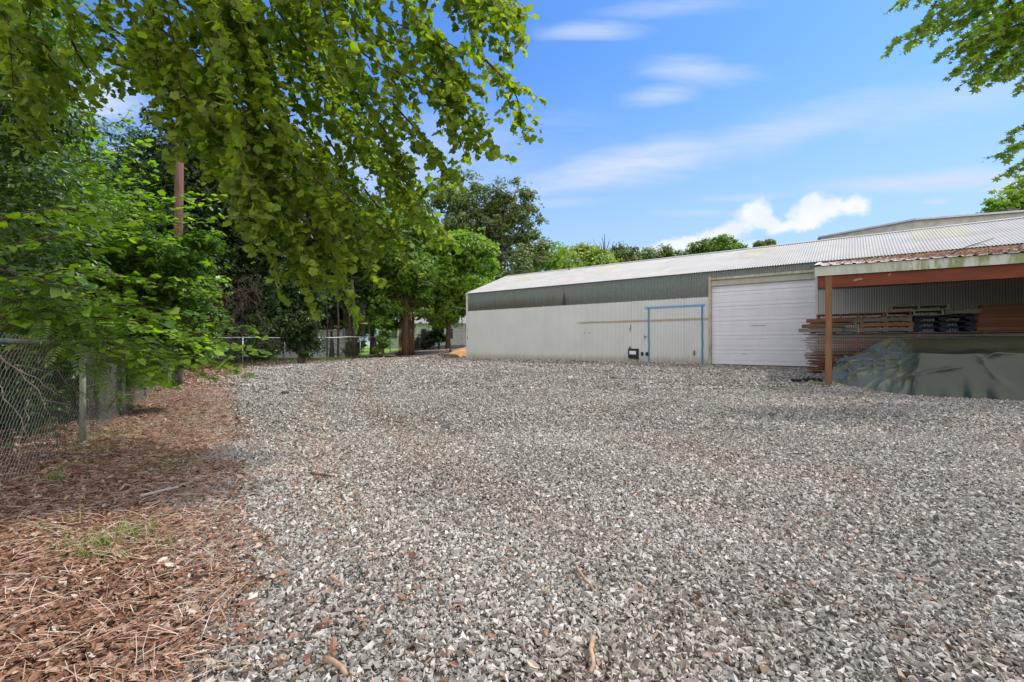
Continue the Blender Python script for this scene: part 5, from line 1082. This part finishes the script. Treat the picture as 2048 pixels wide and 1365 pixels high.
# (1) big overhanging tree: boughs that enter the picture from above and hang down
OB = []
hang = [ # entry px, tip (px,py), z at entry and tip
 (840, -60, 1035, 30, 4.6, 4.9), (800, -20, 900, 150, 4.4, 4.9), (760, 20, 1042, 178, 4.4, 4.7), (720, 40, 960, 240, 4.3, 4.6), (700, 80, 982, 300, 4.2, 4.7), (680, 120, 900, 345, 4.4, 4.8),
 (660, 140, 850, 380, 4.6, 5.0), (640, 150, 840, 430, 4.8, 5.2), (620, 200, 880, 460, 5.2, 5.7), (600, 220, 820, 525, 5.0, 5.6), (560, 200, 760, 560, 4.6, 5.2), (540, 200, 718, 632, 4.4, 4.9), (520, 160, 700, 520, 4.2, 4.6),
 (500, 140, 640, 560, 4.4, 4.8), (480, 120, 620, 600, 4.4, 4.8), (470, 140, 560, 560, 4.2, 4.5), (440, 90, 520, 500, 4.0, 4.3), (420, 60, 480, 450, 4.2, 4.4), (400, 40, 440, 350, 4.2, 4.5), (360, 20, 400, 300, 4.4, 4.7), (330, 0, 370, 270, 4.0, 4.4),
 (300, -20, 330, 230, 4.2, 4.6), (310, -10, 362, 310, 4.5, 4.8), (290, -30, 395, 300, 4.7, 5.0), (240, -40, 290, 180, 4.4, 4.8), (200, -40, 225, 120, 4.6, 5.0), (120, -40, 150, 140, 4.4, 4.8), (60, -40, 80, 200, 4.0, 4.2), (0, -60, 30, 260, 3.8, 4.0), (900, -120, 960, 30, 4.9, 5.1),
 (580, -80, 640, 300, 5.6, 6.0), (660, -80, 720, 300, 5.4, 5.8), (720, -80, 800, 250, 5.6, 6.0), (500, -80, 560, 300, 5.8, 6.2), (760, -100, 860, 120, 5.4, 5.6), (420, -80, 520, 200, 5.4, 5.8), (350, -80, 450, 150, 5.6, 6.0), (600, -60, 700, 160, 5.0, 5.4), (680, 200, 790, 400, 5.4, 5.8), (560, 260, 690, 440, 5.4, 5.8), (470, -60, 500, 60, 4.3, 4.4), (540, -60, 560, 70, 4.4, 4.5), (600, -60, 610, 80, 4.6, 4.7), (510, -80, 530, 40, 4.9, 5.0), (440, -70, 450, 60, 4.6, 4.7), (860, -90, 950, 90, 4.6, 4.8), (930, -120, 1000, 50, 5.0, 5.2)]
for (ax, ay, tx, ty, z0, z1) in hang:
    q0 = (ax - 60, ay - 220, z0 - .15); mx_, my_ = ax * .55 + tx * .45, ay * .45 + ty * .55 - 26
    OB.append(Bq(q0, (ax, ay, z0), J(mx_, my_, (z0 + z1) / 2, 14, .1), (tx, ty, z1), d=1.0))
    if ty - ay > 120:
        for k in range(2):
            f = random.uniform(.2, .8); sx, sy = ax + (tx - ax) * f, ay + (ty - ay) * f - 20; l = random.uniform(70, 150); OB.append(Bq((sx, sy, z0 + .1), J(sx + l * .25 + 20, sy + l * .5, z0 + .35, 14, .15), J(sx + l * .45 + 20, sy + l, z1 + .3, 14, .15), d=.9))
limbs = ([(-9.5, 3.0, .0), (-9.0, 3.1, 3.2), (-8.0, 3.6, 6.0)], [.42, .34, .26])
for (a, b_) in [((-8.0, 3.6, 6.0), (-3.2, 4.3, 6.6)), ((-8.0, 3.6, 6.0), (-1.2, 4.6, 6.4)), ((-8.0, 3.6, 6.0), (-4.5, 5.2, 6.2)), ((-8.0, 3.6, 6.0), (-5.2, 3.8, 5.8))]:
    OB.append(([Vector(a), Vector(a).lerp(Vector(b_), .5) + Vector((0, 0, .5)), Vector(b_)], .35))
bough_plant("overhanging_tree", OB, "big broad-leaved tree whose drooping boughs hang across the upper left sky", "tree", M['leaf_big'], LOBED, .087, twig_every=.075, twig_len=.42, leaf_every=.034, nj=.5, r0=.012, base=(-9.5, 3.0, 0), droop=.7, up=.55, start=.02, trunk=limbs)
# (2) right-hand tree: star-leaved sprays entering from the upper right
SB = []
for (ax, ay, tx, ty, z0, z1) in [(2120, -120, 1778, 95, 10.5, 10.2), (2060, -120, 1800, 5, 10.5, 10.4), (2100, -60, 1840, 60, 10.3, 10.0), (2120, -20, 1880, 110, 10.2, 9.8), (2120, 20, 1915, 140, 10.2, 9.8), (2120, 40, 1945, 165, 10.4, 10.0), (2120, 60, 1985, 150, 10.8, 10.5),
        (2140, 80, 2010, 130, 10.6, 10.4), (2160, 120, 2035, 185, 10.6, 10.3), (2000, -140, 1870, 10, 10.6, 10.4), (2060, -60, 1930, 50, 10.9, 10.7), (2150, 220, 2015, 280, 10.2, 10.0), (2150, 260, 2002, 310, 10.0, 9.8), (2150, 300, 2018, 345, 10.0, 9.9), (2150, 330, 2022, 385, 10.2, 10.2), (2080, -20, 1960, 90, 10.0, 9.8), (2150, 10, 2040, 60, 10.2, 10.0)]:
    SB.append(Bq((ax, ay, z0), J((ax + tx) / 2, (ay + ty) / 2 - 15, (z0 + z1) / 2, 8, .3), (tx, ty, z1)))
    if tx < 1990: SB.append(Bq((ax - 60, ay + 20, z0 + .4), J((ax + tx) / 2 + 20, (ay + ty) / 2 + 5, (z0 + z1) / 2 + .5, 10, .3), J(tx + 45, ty - 10, z1 + .5, 10, .2)))
tx_, ty_ = 16.5, 12.2
SB.append(([Vector((tx_, ty_, 9.5)), Vector((14.0, 11.4, 9.6)), Vector((12.2, 10.8, 9.0))], .8)); SB.append(([Vector((tx_, ty_, 5)), Vector((14.4, 11.4, 5.6)), Vector((12.6, 10.8, 5.4))], .7))
bough_plant("star_leaved_tree", SB, "star-leaved tree reaching in from the upper right corner above the shelter", "tree", M['leaf_star'], STAR, .135, twig_every=.10, twig_len=.55, leaf_every=.045, nj=.7, r0=.022, base=(tx_, ty_, 0), droop=.3, up=.9, start=.02,
            trunk=([(tx_, ty_, -.2), (tx_, ty_, 4), (tx_, ty_, 9.6)], [.3, .24, .15]))
# (3) bright layered bush that reaches furthest over the gravel (broad pale-backed leaves)
LBq = []
for (ax, ay, tx, ty, z0, z1) in [(60, 640, 526, 706, 4.6, 5.3), (80, 620, 500, 658, 4.6, 5.4), (100, 660, 470, 742, 4.6, 5.2), (90, 680, 420, 758, 4.6, 5.1), (60, 600, 440, 690, 4.8, 5.5), (120, 640, 380, 735, 4.8, 5.2), (40, 600, 400, 660, 4.6, 5.3), (60, 580, 330, 640, 4.6, 5.3),
        (20, 560, 300, 600, 4.6, 5.0), (100, 650, 340, 770, 4.8, 5.0), (120, 670, 300, 740, 4.6, 4.8), (40, 620, 250, 700, 4.2, 4.5), (0, 560, 230, 640, 4.0, 4.3), (140, 640, 455, 718, 5.2, 5.8), (200, 640, 400, 700, 5.4, 5.8), (60, 560, 260, 560, 4.4, 4.7), (0, 500, 220, 500, 4.0, 4.4), (0, 440, 240, 450, 4.0, 4.5)]:
    LBq.append(Bq((ax - 100, ay + 60, z0 - .2), (ax, ay, z0), J((ax + tx) / 2, (ay + ty) / 2 - 18, (z0 + z1) / 2, 10, .1), (tx, ty, z1)))
bough_plant("broadleaf_bush", LBq, "bright bush with broad glossy leaves leaning far out over the gravel from the near fence", "bush", M['leaf_shrub'], HEART, .10, twig_every=.10, twig_len=.34, leaf_every=.06, r0=.013, base=(-5.6, 4.7, 0), droop=.2, up=1.1, start=.08, dirdroop=-.1)
# (4) mid-height bush behind it
MBq = []
for (ax, ay, tx, ty, z0, z1) in [(60, 520, 440, 392, 7.0, 8.0), (80, 520, 378, 388, 7.2, 8.2), (80, 540, 440, 432, 7.2, 8.2), (100, 560, 430, 470, 7.4, 8.0), (100, 560, 440, 560, 7.2, 7.8), (60, 560, 400, 520, 7.4, 8.0), (120, 600, 425, 590, 7.4, 7.8), (100, 620, 400, 640, 7.4, 7.8), (60, 500, 330, 440, 7, 7.8),
        (40, 420, 300, 330, 7, 7.6), (20, 400, 305, 355, 6.8, 7.4), (40, 380, 280, 290, 6.8, 7.4), (0, 330, 250, 240, 6.6, 7.2), (0, 360, 230, 400, 6.4, 7.0), (60, 440, 350, 490, 6.6, 7.4), (0, 300, 180, 230, 6.4, 6.8), (0, 450, 300, 480, 6.2, 7.0), (120, 480, 370, 560, 7.4, 8), (160, 560, 380, 600, 7.6, 8), (150, 430, 340, 400, 7.6, 8), (0, 260, 120, 180, 6.4, 6.8), (0, 470, 250, 560, 6.0, 6.6), (0, 540, 300, 640, 6.2, 6.8)]:
    MBq.append(Bq((ax - 120, ay + 80, z0 - .2), (ax, ay, z0), J((ax + tx) / 2, (ay + ty) / 2 - 15, (z0 + z1) / 2, 12, .2), (tx, ty, z1)))
bough_plant("maple_sapling", MBq, "sunlit young maple with layered pale green leaves in front of the reddish pole", "young tree", M['leaf_bright'], LOBED, .125, twig_every=.13, twig_len=.55, leaf_every=.075, r0=.02, base=(-9.0, 7.2, 0), droop=.15, up=1.2, start=.05, dirdroop=-.05, tb=-.05)
# (5) feather-leaved shrub hanging through the near fence
PB = []
for (ax, ay, tx, ty, z0, z1) in [(0, 590, 120, 690, 3.9, 4.1), (0, 560, 170, 680, 4.1, 4.4), (20, 600, 180, 740, 4.4, 4.7), (40, 600, 250, 740, 4.6, 5.0), (60, 620, 300, 760, 5.0, 5.4), (80, 620, 330, 720, 5.0, 5.4), (0, 540, 150, 620, 4.0, 4.2), (40, 580, 240, 680, 4.4, 4.8), (150, 680, 240, 790, 5.6, 5.9), (200, 660, 320, 750, 5.8, 6.1), (60, 650, 130, 770, 4.6, 4.8)]:
    PB.append(Bq((ax - 100, ay - 20, z0 - .1), (ax, ay, z0), J((ax + tx) / 2, (ay + ty) / 2 - 14, (z0 + z1) / 2, 8, .08), (tx, ty, z1)))
bough_plant("feathery_shrub", PB, "feathery-leaved shrub arching down over the near chain-link fence", "shrub", M['leaf_pinnate'], PINN, .24, twig_every=.11, twig_len=.22, leaf_every=.13, r0=.009, base=(-5.2, 3.9, 0), droop=.6, up=1.0, start=.1, dirdroop=-.45)
tree("undergrowth", (-8.2, 6.2), .04, [((-6.4, 4.2, .5), (.8, .8, .55)), ((-7.0, 5.4, .5), (.9, .9, .6)), ((-7.8, 6.8, .6), (.9, 1.0, .65)), ((-8.8, 8.4, .6), (1, 1, .65)), ((-9.8, 9.8, .6), (1, 1, .65)), ((-10.8, 11.6, .6), (1, 1.2, .65)), ((-5.7, 3.0, .5), (.7, .7, .5))], 16000, .07, M['leaf_dark'],
     "low dark undergrowth on the ground just behind the near chain-link fence", cat="undergrowth", spread=.4, hollow=.2, upness=.8)
# (6) vine mat with small leaves over the fence and between the bushes
tree("vine_thicket", (-8.4, 8.0), .08, PL(8.2, [(230, 560, 80), (300, 540, 70), (350, 560, 60), (280, 620, 70), (340, 630, 60), (200, 640, 80), (380, 600, 40), (150, 580, 80), (390, 500, 40), (120, 480, 90), (200, 460, 80), (300, 700, 55), (230, 720, 50), (360, 690, 45), (410, 640, 30)]), 24000, .075, M['leaf_mid'],
     "dense thicket of small-leaved vines filling the space behind the near fence", cat="thicket", spread=.32, hollow=.3, upness=.8, tb=-.1)
tree("near_thicket", (-6.6, 4.6), .06, PL(5.4, [(60, 560, 90), (0, 480, 110), (-60, 600, 120), (60, 400, 100), (-40, 330, 120), (40, 250, 100), (110, 640, 70), (-80, 720, 120), (60, 180, 90), (-40, 100, 130)]), 11000, .085, M['leaf_dark'],
     "dark leafy thicket at the left edge behind the near fence", cat="thicket", tpl=OVAL, spread=.34, hollow=.3, upness=.8, tb=.25)
tree("edge_tree", (-14.5, 11.5), .3, PL(12.5, [(40, 300, 130), (-60, 200, 150), (60, 420, 120), (-100, 400, 150), (90, 540, 110), (-40, 600, 140), (140, 640, 80), (-100, 0, 170), (60, 60, 90)]), 20000, .14, M['leaf_mid'],
     "leafy tree beyond the near fence at the far left edge", spread=.32, hollow=.3, tb=-.1)
# bare stems leaning through the near fence
b = MB()
for (p, q, r) in [((-20, 690, 3.5), (85, 800, 3.62), .006), ((85, 800, 3.62), (160, 835, 4.4), .004), ((40, 740, 3.55), (115, 790, 3.7), .004), ((-10, 760, 3.4), (60, 880, 3.5), .004), ((115, 740, 3.8), (170, 830, 4.6), .003), ((30, 730, 3.5), (95, 745, 3.7), .0035), ((85, 800, 3.62), (105, 850, 3.7), .003), ((60, 800, 3.6), (35, 930, 3.5), .003)]:
    b.tube(limb_path(at(*p), at(*q), .04, 6, .04), [r * (1 - .08 * k) for k in range(7)], 5)
tag(b.build("bare_stems", m_plain("pale_stem", (.30, .22, .16), .8, .3, 20), None, True), "thin pale bare stems leaning through the near chain-link fence", "bare shrub")
